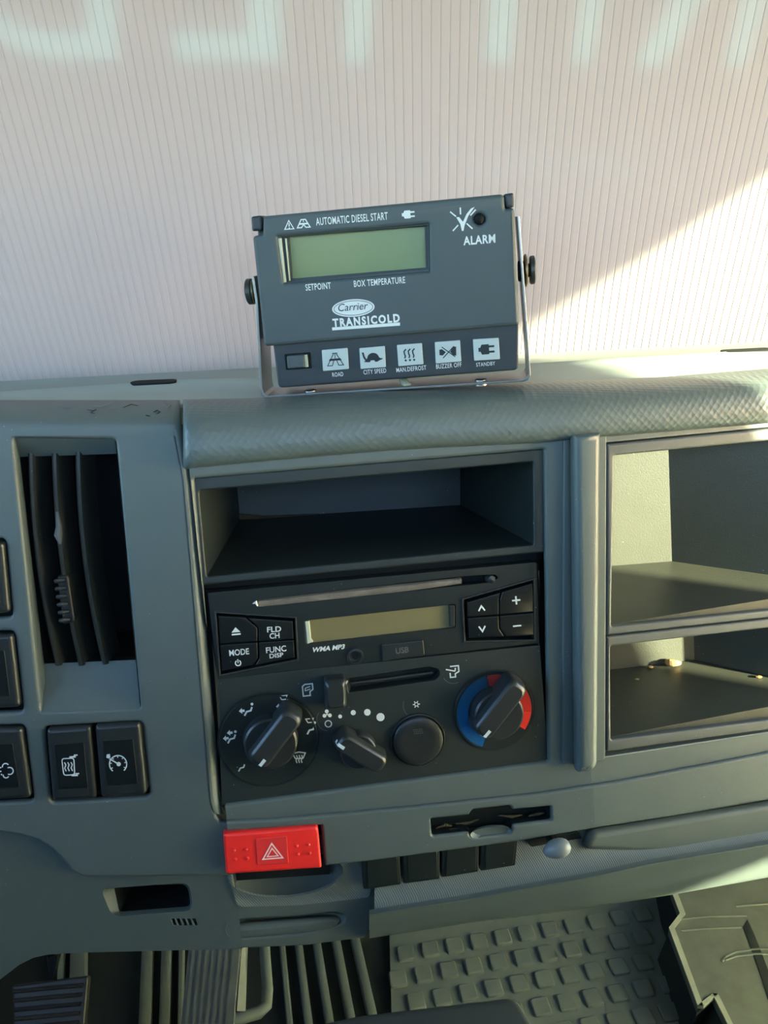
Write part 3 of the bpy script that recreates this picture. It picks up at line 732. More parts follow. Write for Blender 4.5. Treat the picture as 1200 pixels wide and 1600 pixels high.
# air conditioning push button
V, F = lathe_geo(PC, (652.5, 1155.5), ZH, [(.0178, ZH+.0002), (.0176, ZH+.0014), (.0168, ZH+.0016), (.0165, ZH+.0002)], 56); link('button_surround', V, F, 'switch', hv, smooth=30)
V, F = lathe_geo(PC, (652.5, 1155.5), ZH, [(.0161, ZH-.003), (.0161, ZH+.0022), (.0152, ZH+.0031), (.010, ZH+.0029), (.0001, ZH+.0024)], 56); ab = link('push_button', V, F, 'knob', hv, smooth=50)
I = Icon((652.5, 1143), 1, -.1)
for i in range(5):
    for j in range(3): I.dot(-6+i*3+j*.8, -3+j*3, 1.0, 6)
I.make(PC, 'ink_grey', ab, ZH+.0030)
# slider lever
V, F = loft_geo([[PC.w(*PC.loc(x, y, ZH+.010), z) for x, y in R(pp, 6)] for pp, z in (([(507, 1064), (541, 1061), (543, 1108), (509, 1112)], ZH-.003), ([(507, 1064), (541, 1061), (543, 1108), (509, 1112)], ZH+.006), ([(508, 1066), (540, 1063), (541, 1106), (510, 1109)], ZH+.0098), ([(512, 1071), (536, 1068), (537, 1101), (514, 1104)], ZH+.0112))])
sv = link('slider_lever', V, F, 'knob', hv, smooth=55)
Icon((541, 1067), 1, .6).line([(0, -4), (0, 4)], 2.4).make(PC, 'ink', hvp, ZH, name='slider_mark')
# pictograms
ip = lambda I_, m='ink': I_.make(PC, m, hvp, ZH)
def person(c, rot=-.1, arrows=((-9, 2),), scr=False, m='ink', head=True, sc=1.0, par=None, z=ZH):
    I_ = Icon(c, sc, rot)
    if head: I_.dot(8.5, -7, 2.2)
    I_.line([(8, -2.5), (5.5, 3), (-1, 4), (-5, 10)], 2.6)
    for ax, ay in arrows: I_.fill([(ax-4, ay), (ax+1, ay-4.5), (ax+1, ay-1.8), (ax+5, ay-1.8), (ax+5, ay+1.8), (ax+1, ay+1.8), (ax+1, ay+4.5)])
    if scr: I_.line([(-5, -14), (7, -14), (4, -8), (-2, -8)], 1.4, True)
    I_.make(PC, m, d1, zd)
person((386, 1108)); person((443, 1101), arrows=((-8, 2),), scr=True, m='ink_dim'); person((484, 1137), arrows=(), scr=True, m='ink_dim')
person((360, 1151), arrows=((-8, 2), (-1, -6)), m='ink_dim'); person((376, 1197), arrows=(), head=False, m='ink_dim', sc=.8)
I = Icon((467.5, 1184), 1, -.06).line([(-10, -7), (0, -9), (10, -7), (6, 1), (-6, 1)], 1.7, True)
for k in (-4, 0, 4): I.line([(k, -4), (k+1.2, 0), (k-1.2, 4), (k, 8)], 1.5)
I.make(PC, 'ink', d1, zd)
ip(Icon((481, 1078), 1, -.1).line([(-8, -6), (-4, -9), (8, -9), (8, 0), (3, 3), (3, 9), (-8, 9)], 1.9, True).line([(-4, -3), (4, -5)], 1.5).line([(-4, -3), (-4, 1), (4, -1)], 1.5), 'ink_dim')
ip(Icon((708, 1049), 1, -.1).line([(-5, 2), (-5, 9), (3, 9), (3, 4), (9, 1), (9, -8), (-4, -8)], 2.0).line([(-11, -4), (3, 0)], 2.0).line([(3, 0), (4, -5)], 2.0), 'ink')
I = Icon((511, 1116), 1, -.1).dot(0, -4.5, 3).dot(-4.2, 2, 3).dot(4.2, 2.2, 3).dot(0, 0, 1.5); ip(I)
ip(Icon((513, 1131), 1).ring(0, 0, 5, 1.6))
for x, y, r in ((531.5, 1119.5, 3), (552, 1113.5, 4), (574, 1113, 5.2), (594.5, 1120.5, 6.4)): ip(Icon((x, y), 1).dot(0, 0, r, 20))
I = Icon((650.5, 1100.5), 1, -.1).ring(0, 0, 2.6, 1.3)
for k in range(6): I.line([(2.6*math.cos(k*1.047), 2.6*math.sin(k*1.047)), (5.6*math.cos(k*1.047), 5.6*math.sin(k*1.047))], 1.7)
ip(I)
for c, a0, a1, r in (((708, 1051), 60, 150, 17), ((650, 1102), 100, 200, 20), ((513, 1124), 95, 215, 18), ((467, 1184), 120, 190, 19)):
    Icon(c, 1).ring(0, 0, r, .9, a0, a1).make(PC, 'ink_grey', hvp, ZH)

# ---- hazard switch
hz = thing('hazard_switch', 'bright red hazard warning switch with white triangle below the climate panel', 'switch', PC.pt(427, 1362, 0))
hb = solid('button', PC, R([(348, 1304), (497, 1292), (503, 1357), (353, 1367)], [5, 7, 3, 3]), 'red', hz, z0=-.012, z1=.006, bev=.0018)
hl = solid('lens', PC, R([(399, 1311), (448, 1307), (451, 1349), (402, 1352)], 2), 'red_lens', hz, z0=.004, z1=.0064, bev=.0003)
T_ = Icon((425.5, 1331), 1, -.08)
T_.line([(0, -13), (15.5, 10.5), (-15.5, 10.5)], 2.2, True).line([(0, -5.5), (8.5, 7), (-8.5, 7)], 1.8, True).make(PC, 'pink', hl, .0064, name='warning_triangle')
for x, y in ((366, 1328.5), (385, 1327), (368, 1342.5), (387, 1341), (464, 1321), (482.5, 1319.5), (466, 1334.5), (484, 1333)):
    V, F = lathe_geo(PC, (x, y), .006, [(.0010, .0058), (.0009, .0066), (.0004, .007), (.0001, .007)], 10); link('braille_dot', V, F, 'red', hb)

# ---- blank switch covers under the fascia
for i, (pts, lab) in enumerate(zip(([(566, 1338), (624, 1331), (627, 1383), (568, 1391)], [(629, 1332), (687, 1324), (688, 1374), (631, 1382)], [(691, 1324), (749, 1316), (748, 1363), (690, 1372)], [(752, 1316), (811, 1306), (806, 1353), (751, 1362)]),
        ('leftmost of four black blank switch covers under the fascia', 'second from left of four black blank switch covers under the fascia',
         'third from left of four black blank switch covers under the fascia', 'rightmost of four black blank switch covers under the fascia'))):
    V, F = join([solid_geo(PC, R(pts, 3), z0=-.012, z1=.0005, bev=.0012, zref=.0005),
                 solid_geo(PC, R([(pts[0][0]+7, pts[0][1]), (pts[1][0]-4, pts[1][1]), (pts[2][0]-4, pts[2][1]-3), (pts[3][0]+7, pts[3][1]-4)], 2), z0=-.002, z1=.0012, bev=.0005, zref=.0012)])
    link('blank_switch_cover', V, F, 'black', None, wn=True, label=lab, cat='switch cover', group='blank switch covers under the fascia')
# ---- pull knob
pk = thing('pull_knob', 'light grey egg-shaped pull knob under the card slot', 'knob', PC.pt(868, 1342, .006))
cpos = PC.pt(870, 1326, .008); rings = []
for k in range(11):
    t = math.pi*k/10; r_ = math.sin(t); x_ = -math.cos(t)
    ax = (PC.h*.9+PC.u*.28+PC.n*.25).normalized(); b_ = ax.cross(PC.n).normalized(); c_ = ax.cross(b_)
    rings.append([cpos + ax*x_*.0093 + b_*r_*.0062*(1+.12*x_)*math.cos(j*math.pi/10) + c_*r_*.0062*(1+.12*x_)*math.sin(j*math.pi/10) for j in range(20)])
V, F = loft_geo(rings); link('knob_head', V, F, 'knob_grey', pk, smooth=80)
V, F = tube_geo([cpos, cpos-PC.n*.02], .0028, 10); link('stem', V, F, 'black', pk)

# scratches on the rounded top of the left fascia
for pts in ([(92, 636), (104, 638), (112, 637)], [(136, 640), (146, 642), (150, 640), (142, 645), (148, 646)], [(140, 634), (158, 636), (184, 626)], [(172, 640), (184, 639)], [(192, 637), (205, 632), (216, 634)], [(240, 644), (246, 641), (250, 644), (244, 647)], [(255, 628), (266, 633), (262, 638)], [(228, 649), (234, 650)]):
    V, F = [], []
    zc = lambda y: (lambda t: [(-.028, 0), (-.018, 8), (-.0098, 16), (-.0050, 23), (-.0021, 29)][min(4, int(t/6.5))][0])(y-625)
    ys = [0, 8, 16, 23, 29]; zz_ = [-.028, -.018, -.0098, -.0050, -.0021]
    P_ = [PL.pt(x, y, lerp(list(zip(ys, zz_)), y-625)+.0003) for x, y in pts]
    V, F = tube_geo(P_, [.0002]+[.0004]*(len(P_)-2)+[.0002] if len(P_) > 2 else .0003, 5); link('scratch', V, F, random.choice(['rubber_dark', 'ink_grey', 'pedal_metal']), dash)
# ================================================================== air vent in the left fascia
av = thing('air_vent', 'tall rectangular air vent with three curved vertical slats', 'air vent', PL.pt(140, 1105, -.01))
o_px = [(20, 684), (180, 686), (219, 1106), (64, 1112)]; i_px = [(31, 714), (183, 709), (213, 1031), (69, 1037)]
ra = [PL.pt(x, y, -.001) for x, y in o_px]; rb_ = [PL.pt(x, y, -.013) for x, y in i_px]
mid = []
for i in range(4): mid.append(ra[i].lerp(rb_[i], .55) - PL.n*(.0035 if i in (2, 3) else .0005))
link('bezel', ra+mid+rb_, [(i+4*k, (i+1) % 4+4*k, (i+1) % 4+4+4*k, i+4+4*k)[::-1] for k in (0, 1) for i in range(4)], 'fascia', av, smooth=40)
back = [p - PL.n*.06 for p in rb_]
link('duct', rb_+back, [(i, (i+1) % 4, (i+1) % 4+4, i+4)[::-1] for i in range(4)] + [(7, 6, 5, 4)], 'void', av, smooth=0)
def slat(path, name='slat', th=.0036, dep=.020, skew=.12, par=None):
    P = [PL.pt(x, y, -.011) for x, y in path]; dv = (-PL.n + PL.h*skew).normalized()*dep; tv = PL.h*th
    rows = [[p-tv*.5, p+tv*.5, p+tv*.5+dv, p-tv*.5+dv] for p in P]
    fr = [[p-tv*.42 - dv*0, p-tv*.1+PL.n*.0008, p+tv*.3+PL.n*.0005, p+tv*.5-PL.n*.001, p+tv*.5+dv, p-tv*.5+dv, p-tv*.5-PL.n*.001] for p in P]
    V, F = loft_geo(fr); return link(name, V, F, 'slat', par or av, smooth=40)
def bez(a, b, c, n=12): return [((1-t)**2*a[0]+2*t*(1-t)*b[0]+t*t*c[0], (1-t)**2*a[1]+2*t*(1-t)*b[1]+t*t*c[1]) for t in [k/n for k in range(n+1)]]
slat(bez((48, 708), (50, 880), (91, 1040))); s2 = slat(bez((85, 708), (88, 880), (127, 1040))); slat(bez((122, 706), (124, 880), (164, 1038)))
# ribbed thumb tab on the middle slat
pts = [(88, 900), (106, 898), (117, 972), (98, 977)]
tb = solid('thumb_tab', PL, R(pts, 5), 'switch', s2, z0=-.030, z1=-.009, bev=.0015, zref=-.009)
for k in range(6):
    t = (k+.5)/6; x0 = 86.5+9*t; y0 = 902+74*t
    V, F = tube_geo([PL.pt(x0-1, y0, -.008), PL.pt(x0+6, y0-1, -.0068), PL.pt(x0+14, y0-2, -.008)], [.0012, .0017, .0012], 8); link('tab_rib', V, F, 'switch', s2)
V, F = tube_geo([PL.pt(x, y, -.0098) for x, y in ((89, 800), (92, 822), (91, 836), (94, 850))], [.0008, .0017, .0024, .0008], 7); link('scuff', V, F, 'ink_grey', s2)

# ================================================================== rocker switches
def rocker(px, lab, body_label=None):
    t = thing('rocker_switch', lab, 'switch', PL.pt((px[2][0]+px[3][0])/2, px[2][1], 0), 'rocker switches left of the centre stack')
    b = solid('rocker', PL, R(px, [7, 7, 8, 8]), 'switch', t, z0=-.012, z1=.0030, bev=.0026)
    c = Vector((sum(p[0] for p in px)/4, sum(p[1] for p in px)/4+6)); ins = [tuple(c+Vector(((p[0]-c.x)*.66, (p[1]-c.y)*.62))) for p in px]
    l_ = solid('face_inset', PL, R(ins, 2), 'gloss_black', t, z0=.001, z1=.0033, bev=.0003)
    V, F = loft_geo([[PL.w(*PL.loc(x, y, .003), z) for x, y in (ins[3], ins[2], (ins[2][0]+1, ins[2][1]+9), (ins[3][0]+1, ins[3][1]+9))] for z in (.0025, .0036)])
    link('lower_ridge', V, F, 'switch', t, smooth=0)
    return t, l_
rocker([(-60, 845), (4, 848), (14, 958), (-50, 964)], 'topmost of three black rocker switches cut by the left picture edge')
rocker([(-60, 994), (18, 992), (31, 1106), (-50, 1110)], 'middle of three black rocker switches cut by the left picture edge')
t3, l3 = rocker([(-58, 1140), (33, 1138), (48, 1248), (-46, 1254)], 'black rocker switch with exhaust cloud symbol at the left edge')
t4, l4 = rocker([(71, 1140), (141, 1135), (151, 1249), (81, 1253)], 'black rocker switch with heated mirror symbol')
t5, l5 = rocker([(147, 1134), (218, 1130), (229, 1243), (157, 1248)], 'black rocker switch with speedometer cruise control symbol')
zs = .0033
I = Icon((7, 1203), 1, -.05).ring(8, 2, 5.5, 1.8, -120, 120).ring(2, -5, 5, 1.8, 170, 330).ring(2, 8, 4.5, 1.8, 30, 190)
for x, y in ((-6, -4), (-11, -2), (-6, 2), (-11, 5), (-5, 7), (-15, 1)): I.dot(x, y, 1.2)
I.make(PL, 'ink', l3, zs)
I = Icon((107, 1197), 1, -.05).line(R([(-10, -12), (9, -12), (9, 14), (-8, 14)], 4, 3), 1.7, True)
for k in (-5, 0, 5): I.line([(k-1, -6), (k+1, -2), (k-1, 3), (k+1, 8)], 1.7)
I.line([(2, -14), (12, -14)], 2.5).line([(9, -16.5), (15, -16.5)], 2).line([(4, 15), (14, 15)], 2.5).line([(10, 12.5), (16, 12.5)], 2)
I.make(PL, 'ink', l4, zs)
I = Icon((184.5, 1194), 1, -.05).ring(0, 0, 13.5, 1.8, 130, 410).line([(-13, -9), (1, 0)], 2).dot(1, 0, 3.4)
for k in range(7):
    a = rad(150+k*40); I.line([(13*math.cos(a), 13*math.sin(a)), (10*math.cos(a), 10*math.sin(a))], 1.5)
I.fill([(-17, -16), (-12, -16.5), (-11.5, -11), (-14, -9.5), (-18, -11)]).make(PL, 'ink', l5, zs)

# ================================================================== storage shelves on the right
def shelf(nm, label, outer, opening, fpx, apx, bpx, crumbs):
    t = thing(nm, label, 'storage shelf', PR.pt(1080, (outer[2][1]+outer[3][1])/2, 0), 'open shelves on the passenger side')
    solid('rim', PR, R(outer, 3), 'shelf_rim', t, holes=[R(opening, 3)], z0=-.006, z1=.0012, bev=.0014)
    zf = PR.pt(*fpx, 0).z - .001
    a0, a1, b1 = zhit(*apx[0], zf), zhit(*apx[1], zf), zhit(*bpx, zf)
    fl = PR.w(*PR.loc(*opening[3], .0012), -.003); fr = PR.w(*PR.loc(*opening[2], .0012), -.003)
    da = (a1-a0).normalized(); A0 = a0 - da*((a0.x-fl.x+.004)/da.x); db = (b1-a1).normalized()
    o_, n_ = PR.o - PR.n*.003, PR.n
    B1 = a1 + db*((o_-a1).dot(n_)/db.dot(n_)); B1 = a1 + db*min((B1-a1).length, (fr.x-a1.x)/db.x)
    top = PR.w(*PR.loc(*opening[0], .0012), -.003); topr = PR.w(*PR.loc(*opening[1], .0012), -.003)
    zc = top.z
    up = lambda p: p + PR.u*((zc-p.z)/PR.u.z)
    fl2 = fl; fl2z = Vector((fl.x, fl.y, zf)); frz = Vector((fr.x, fr.y, zf))
    link('shelf_floor', [fl, fr, B1, a1, A0], [(0, 1, 2, 3, 4)], 'shelf', t, smooth=0)
    tl, tr = top, topr
    link('shelf_ceiling', [tl, tr, up(B1), up(a1), up(A0)], [(4, 3, 2, 1, 0)], 'shelf', t, smooth=0)
    for P_, Q_ in ((fl, A0), (A0, a1), (a1, B1)):
        pt_ = up(P_) if P_ is not fl else tl
        link('shelf_wall', [P_, Q_, up(Q_), pt_], [(0, 1, 2, 3)], 'shelf', t, smooth=0)
    link('shelf_wall', [B1, fr, topr, up(B1)], [(0, 1, 2, 3)], 'shelf', t, smooth=0)
    return t, zf, a0, a1, b1
o1 = [(948, 694), (1465, 643.5), (1465, 936.5), (948, 993)]; h1 = [(960, 711.5), (1452, 664), (1452, 927.5), (955.5, 979)]
o2 = [(948, 995), (1465, 938.5), (1465, 1105), (948, 1175)]; h2 = [(954, 1010), (1452, 952), (1452, 1093), (955, 1156)]
shelf('storage_shelf', 'upper open shelf on the right, sunlight on its back wall', o1, h1, (955, 979), ((957, 884), (1050, 877)), (1200, 898), [])
t2, zf2, a0, a1, b1 = shelf('storage_shelf', 'lower open shelf on the right, crumbs along its back', o2, h2, (955, 1156), ((955, 1046), (1085, 1031)), (1200, 1056), [])
def crumb(c, r, nm, lab, flat=.6):
    V, F = [], []; rings = []
    for i in range(7):
        t = math.pi*i/6; rings.append([Vector(c)+Vector((r*math.sin(t)*math.cos(k*.785)*random.uniform(.7, 1.3)*1.5, r*math.sin(t)*math.sin(k*.785)*random.uniform(.7, 1.2), r*flat*(1-math.cos(t))*random.uniform(.8, 1.1))) for k in range(8)])
    V, F = loft_geo(rings[1:-1]); link(nm, V, F, 'crumb', None, smooth=80, label=lab, cat='crumb', group='crumbs on the lower shelf')
c = zhit(1048, 1037, zf2); crumb(c+Vector((0, -.003, .0005)), .0042, 'crumb', 'largest tan crumb at the back of the lower right shelf')
c = zhit(1015, 1042, zf2); crumb(c+Vector((0, -.002, .0004)), .0014, 'crumb', 'small tan crumb left of the largest crumb on the lower shelf')
c = zhit(1185, 1058, zf2); crumb(c+Vector((0, -.001, .0004)), .0016, 'crumb', 'thin pale crumb at the right edge of the lower shelf', .3)
c = zhit(995, 1061, zf2); crumb(c+Vector((0, -.001, .0004)), .0012, 'crumb', 'tiny pale flake near the left end of the lower shelf', .25)

# ================================================================== refrigeration control unit on its bracket
PK = Plane(surf(620, 609, -.020), -7, 2, 2.8)
ku = thing('control_unit', 'dark grey refrigeration control unit in a metal bracket on the dashboard', 'control unit', PK.pt(620, 609, -.01))
k = lambda *a: [(370+x/2.4, 280+y/2.4) for x, y in a]
cover_px = R(k((97, 139), (992, 56), (1003, 64), (1006, 112), (1040, 108), (1059, 540), (1052, 548), (110, 628), (100, 620), (58, 214), (96, 206)), [4, 3, 3, 2, 4, 5, 3, 5, 3, 5, 2])
lcd_px = k((152, 216), (720, 168), (723, 346), (176, 392))
led_c = k((910, 150))[0]
cover = solid('front_cover', PK, cover_px, 'case', ku, holes=[R(lcd_px, 2), ell(*led_c, 8.5, n=20)], z0=-.010, z1=0, bev=.0022)
solid('housing', PK, R(k((75, 165), (1030, 80), (1050, 540), (112, 615)), 4), 'case_dark', ku, z0=-.040, z1=-.0095, bev=.001)
strip = solid('key_strip', PK, R(k((128, 560), (1056, 500), (1056, 716), (155, 784)), [0, 0, 8, 8]), 'case_dark', ku, z0=-.034, z1=-.0035, bev=.0012)
solid('corner_tab', PK, R(k((52, 140), (92, 135), (93, 192), (56, 196)), 4), 'case_dark', ku, z0=-.036, z1=-.0015, bev=.0015)
solid('corner_tab', PK, R(k((1000, 56), (1038, 50), (1041, 105), (1010, 108)), 4), 'case_dark', ku, z0=-.036, z1=-.0015, bev=.0015)
# stepped window and display
lo1 = k((166, 218), (716, 173), (719, 338), (182, 388)); lo2_ = k((194, 216), (704, 176), (709, 332), (205, 374))
solid('window_step', PK, R(lcd_px, 2), 'case', ku, holes=[R(lo1, 1)], z0=-.0095, z1=-.0022, bev=.0003, zref=-.0022)
solid('window_step', PK, R(lcd_px, 2), 'case_dark', ku, holes=[R(lo2_, 1)], z0=-.0095, z1=-.0042, bev=.0003, zref=-.0042)
solid('window_edge', PK, k((154, 222), (166, 222), (184, 386), (176, 388)), 'clear_edge', ku, z0=-.004, z1=-.0012, bev=.0003, zref=-.0012)
solid('window_edge', PK, k((180, 222), (186, 222), (200, 380), (196, 382)), 'clear_edge', ku, z0=-.006, z1=-.0026, bev=.0002, zref=-.0026)
solid('display', PK, k((185, 214), (712, 172), (716, 338), (198, 380)), 'lcd_green', ku, z0=-.0095, z1=-.0070, bev=.0002, zref=-.0070)
V, F = lathe_geo(PK, led_c, 0, [(.0030, -.008), (.0030, -.001), (.0022, .0006), (.0010, .0013), (.0001, .0014)], 20); link('alarm_lamp', V, F, 'void', ku, smooth=60)
T0 = lambda s_, a, b, cap, par=cover, z=0.0, bold=.012, m='ink', sh=0, tr=1.08: text(s_, PK, k(a)[0], k(b)[0], cap/2.4, m, par, z, bold, sh, track=tr)
T0('AUTOMATIC DIESEL START', (298, 173), (567, 151), 25)
T0('SETPOINT', (259, 418), (354, 410), 22); T0('BOX TEMPERATURE', (440, 404), (632, 389), 22); T0('ALARM', (850, 247), (970, 237), 29, bold=.025)
T0('TRANSICOLD', (361, 553), (612, 534), 27, bold=.045, tr=1.3)
Icon((0, 0)).fill(k((357, 556), (612, 537), (612, 549), (358, 567))).make(PK, 'ink', cover, name='underline')
oc_ = k((437, 483))[0]
ov = Icon(oc_, 1/2.4, -.07).fill(ell(0, 0, 80, 33, 40)).make(PK, 'ink', cover, name='brand_oval')
Icon(oc_, 1/2.4, -.07).line(ell(0, 0, 73, 27, 40), 2.0, True).make(PK, 'key_ink', ov, dz=.0002, name='oval_line')
text('Carrier', PK, k((379, 496))[0], k((490, 487))[0], 26/2.4, 'key_ink', ov, .0002, .0, .22)
ki = lambda c, rot=-.07: Icon(k(c)[0], 1/2.4, rot)
ki((196, 172)).line([(0, -17), (17, 15), (-17, 15)], 3.5, True).line([(0, -7), (0, 6)], 4).dot(0, 11, 2.4).make(PK, 'ink', cover)
ki((250, 165)).line([(-8, -14), (-24, 16), (-8, 16), (0, 4), (8, 16), (24, 16), (8, -14)], 4, True).line([(-18, 2), (18, 2)], 6).line([(0, -14), (0, -4)], 3).make(PK, 'ink', cover)
def plug(I_, f=1.0):
    return I_.fill([(-24*f, -6*f), (-18*f, -6*f), (-14*f, -15*f), (8*f, -15*f), (8*f, 15*f), (-14*f, 15*f), (-18*f, 6*f), (-24*f, 6*f)]).line([(8*f, -8*f), (24*f, -8*f)], 6*f).line([(8*f, 8*f), (24*f, 8*f)], 6*f)
plug(ki((643, 132))).make(PK, 'ink', cover)
I = ki((848, 150), -.0)
I.fill([(-25, -7), (-14, -8), (0, 10), (14, -20), (30, -40), (44, -46), (20, -12), (6, 24), (2, 44), (-4, 44), (-10, 18)])
for a, b in (((-48, -28), (-26, -10)), ((-10, -44), (-9, -18)), ((48, -36), (28, -14)), ((-38, 44), (-18, 22)), ((36, 36), (14, 16))): I.line([a, b], 5)
I.make(PK, 'ink', cover)
zk = -.0035
solid('rocker_frame', PK, R(k((178, 656), (276, 649), (280, 709), (184, 716)), 2), 'void', ku, z0=zk-.001, z1=zk+.0005, bev=.0002)
solid('power_rocker', PK, R(k((186, 664), (250, 659), (254, 706), (190, 711)), 2), 'case', ku, z0=zk-.001, z1=zk+.0030, bev=.0008)
solid('rocker_flank', PK, k((252, 659), (264, 658), (268, 704), (256, 706)), 'clear_edge', ku, z0=zk-.001, z1=zk+.0015, bev=.0003)
keys = [((318, 641), (415, 633), (420, 712), (323, 720)), ((459, 634), (555, 626), (559, 705), (464, 712)), ((600, 622), (694, 615), (700, 694), (606, 702)), ((742, 611), (837, 604), (842, 684), (746, 692)), ((885, 601), (982, 595), (987, 675), (890, 681))]
kl = [('ROAD', (359, 741), (400, 738), 15), ('CITY SPEED', (476, 732), (561, 725), 16), ('MAN.DEFROST', (599, 724), (711, 714), 16), ('BUZZER OFF', (748, 711), (843, 703), 16), ('STANDBY', (898, 703), (969, 697), 14)]
kc = []
for pts, (tx, a, b, cp) in zip(keys, kl):
    kk = solid('membrane_key', PK, R(k(*pts), 1.5), 'key', ku, z0=zk-.001, z1=zk+.0008, bev=.0003); kc.append((kk, (sum(p[0] for p in pts)/4, sum(p[1] for p in pts)/4)))
    T0(tx, a, b, cp, strip, zk, .006)
zk2 = zk+.0008
I = ki(kc[0][1]).line([(-4, -24), (-30, 22), (-12, 22), (-4, -2)], 3).line([(4, -24), (30, 22), (12, 22), (4, -2)], 3).line([(-10, -24), (10, -24)], 3).line([(0, -24), (0, -4)], 2.5).fill([(-20, -4), (20, -4), (24, 4), (-24, 4)])
I.make(PK, 'key_ink', kc[0][0], zk2)
I = ki(kc[1][1]).fill(ell(2, 2, 22, 20, 16, a0=180, a1=360)).fill([(-20, 0), (24, 0), (30, 4), (38, 4), (36, 8), (24, 12), (18, 16), (8, 16), (6, 10), (-8, 10), (-10, 16), (-20, 16), (-34, 14), (-26, 8)]).line([(-36, -22), (-32, -4), (-24, 10)], 7)
I.make(PK, 'key_ink', kc[1][0], zk2)
I = ki(kc[2][1])
for x in (-16, 0, 16): I.line([(x+2, -22), (x-6, -14), (x-5, -4), (x-2, 4), (x-5, 12)], 5).dot(x-6+4, 20, 4)
I.make(PK, 'key_ink', kc[2][0], zk2)
I = ki(kc[3][1]).fill([(-32, -10), (-22, -12), (-8, 0), (-20, 12), (-32, 10)]).fill([(8, 0), (22, -18), (32, -18), (30, 16), (20, 14)]).line([(-22, -20), (26, 20)], 3.5).line([(-20, 22), (24, -20)], 3.5)
I.make(PK, 'key_ink', kc[3][0], zk2)
plug(ki(kc[4][1]), 1.25).make(PK, 'key_ink', kc[4][0], zk2)
# bracket
outp = [(393, 432), (399, 470), (406, 606), (408, 616), (415, 622), (818, 596.5), (825, 594), (829, 586), (822, 480), (812, 338), (808, 338), (818, 480), (825.5, 584), (823, 590), (816, 593.5), (417, 618.5), (412, 615), (410, 606), (403, 470), (397, 432)]
solid('bracket', PK, outp, 'metal', ku, z0=-.032, z1=-.006, bev=.0003, zref=-.006)
def screw(px, s_, segs):
    c = PK.pt(*px, -.018)
    for nm, x0, x1, r_, m in segs:
        V, F = tube_geo([c+PK.h*s_*x0, c+PK.h*s_*(x0+.0006), c+PK.h*s_*(x1-.0006), c+PK.h*s_*x1], [r_*.9, r_, r_, r_*.9], 24); link(nm, V, F, m, ku, smooth=40)
screw((399, 455), -1, [('washer', -.0005, .0012, .0080, 'brass'), ('thumb_screw', .0012, .0050, .0078, 'iron')])
screw((820, 423), 1, [('washer', -.0005, .0014, .0094, 'brass'), ('thumb_screw', .0028, .0060, .0082, 'iron'), ('spacer', .0014, .0028, .004, 'iron'), ('spacer', -.004, -.0006, .006, 'rubber_dark')])
for px in ((485, 611), (751, 594)):
    c = PK.pt(*px, -.013); V, F = tube_geo([c+PK.u*-.003, c+PK.u*.0005, c+PK.u*.0012], [.004, .0038, .0022], 16); link('mounting_screw', V, F, 'metal', ku, smooth=40)
c = PK.pt(632, 601, -.02); V, F = tube_geo([PK.pt(629, 592, -.02), PK.pt(637, 604, -.012)], .0026, 12); link('cable_stub', V, F, 'clear_edge', ku, smooth=40)

# ================================================================== footwell
ZM = .010
def fz(px, py, z=ZM): return zhit(px, py, z)
mt = thing('floor_mat', 'dark rubber floor mat with raised square studs and long ribs', 'floor mat', (0.05, .75, 0))
V, F = box_geo((-.02, .30, 0), (.40, 1.0, ZM)); link('mat_base', V, F, 'rubber', mt, smooth=0)
e1 = Vector((.0351, .0046)); e2 = Vector((.0229-.0351, -.0379)); p0 = Vector((.0024, .7745))
def stud(c):
    u_ = e1.normalized(); v_ = Vector((-u_.y, u_.x)); hs = .0122
    def ring(h, z, r):
        pts = []
        for sx, sy, a in ((1, 1, 0), (-1, 1, 90), (-1, -1, 180), (1, -1, 270)):
            for t in range(3):
                an = rad(a+45*t); q_ = u_*(sx*(h-r)+r*math.cos(an)) + v_*(sy*(h-r)+r*math.sin(an)); pts.append(Vector((c.x+q_.x, c.y+q_.y, z)))
        return pts
    V, F = loft_geo([ring(hs, ZM-.001, .003), ring(hs-.0006, ZM+.0035, .003), ring(hs-.002, ZM+.0045, .0025)], False, True); return V, F
base_me = None
for j in range(-1, 5):
    for i in range(-1, 13):
        sh = 1 if j >= 2 else 0
        c = p0 + e1*(i) + e2*j + e1*(math.floor((j)/2)) + e1*(0 if j % 2 == 0 else 0)
        if c.x < -.014 or c.x > .372 or (j == -1): continue
        V, F = stud(c)
        if base_me is None:
            o = link('stud', V, F, 'rubber', mt, smooth=40); base_me = (o, c.copy())
        else:
            o = base_me[0].copy(); COL.objects.link(o); o.parent = mt
            o.location = Vector((c.x-base_me[1].x, c.y-base_me[1].y, 0)); ORG[o.name] = ORG[mt.name]
def rib(xa, ya, xb, yb, wpx, m='rubber_dark', h=.012):
    a = fz(xa, ya, h); b = fz(xb, yb, h); d = (b-a); d.z = 0; a = a-d*1.5; b = b+d*1.0
    wv = (fz(xa+wpx, ya, h)-fz(xa, ya, h)); wv.z = 0
    pr = [(0, 0), (.1, h-.001), (.25, h), (.75, h), (.9, h-.001), (1, 0)]
    V, F = loft_geo([[p + wv*t + Vector((0, 0, z-p.z)) for t, z in pr] for p in (a, b)]); link('rib', V, F, m, mt, smooth=30)
for xa, xb, wp in ((77, 72, 24), (107, 103, 28), (219, 214, 20), (250, 246, 18), (278, 276, 9), (437, 447, 10), (462, 475, 13), (491, 508, 14), (522, 542, 15), (553, 577, 16)):
    rib(xa, 1490, xb, 1600, wp, 'rubber')
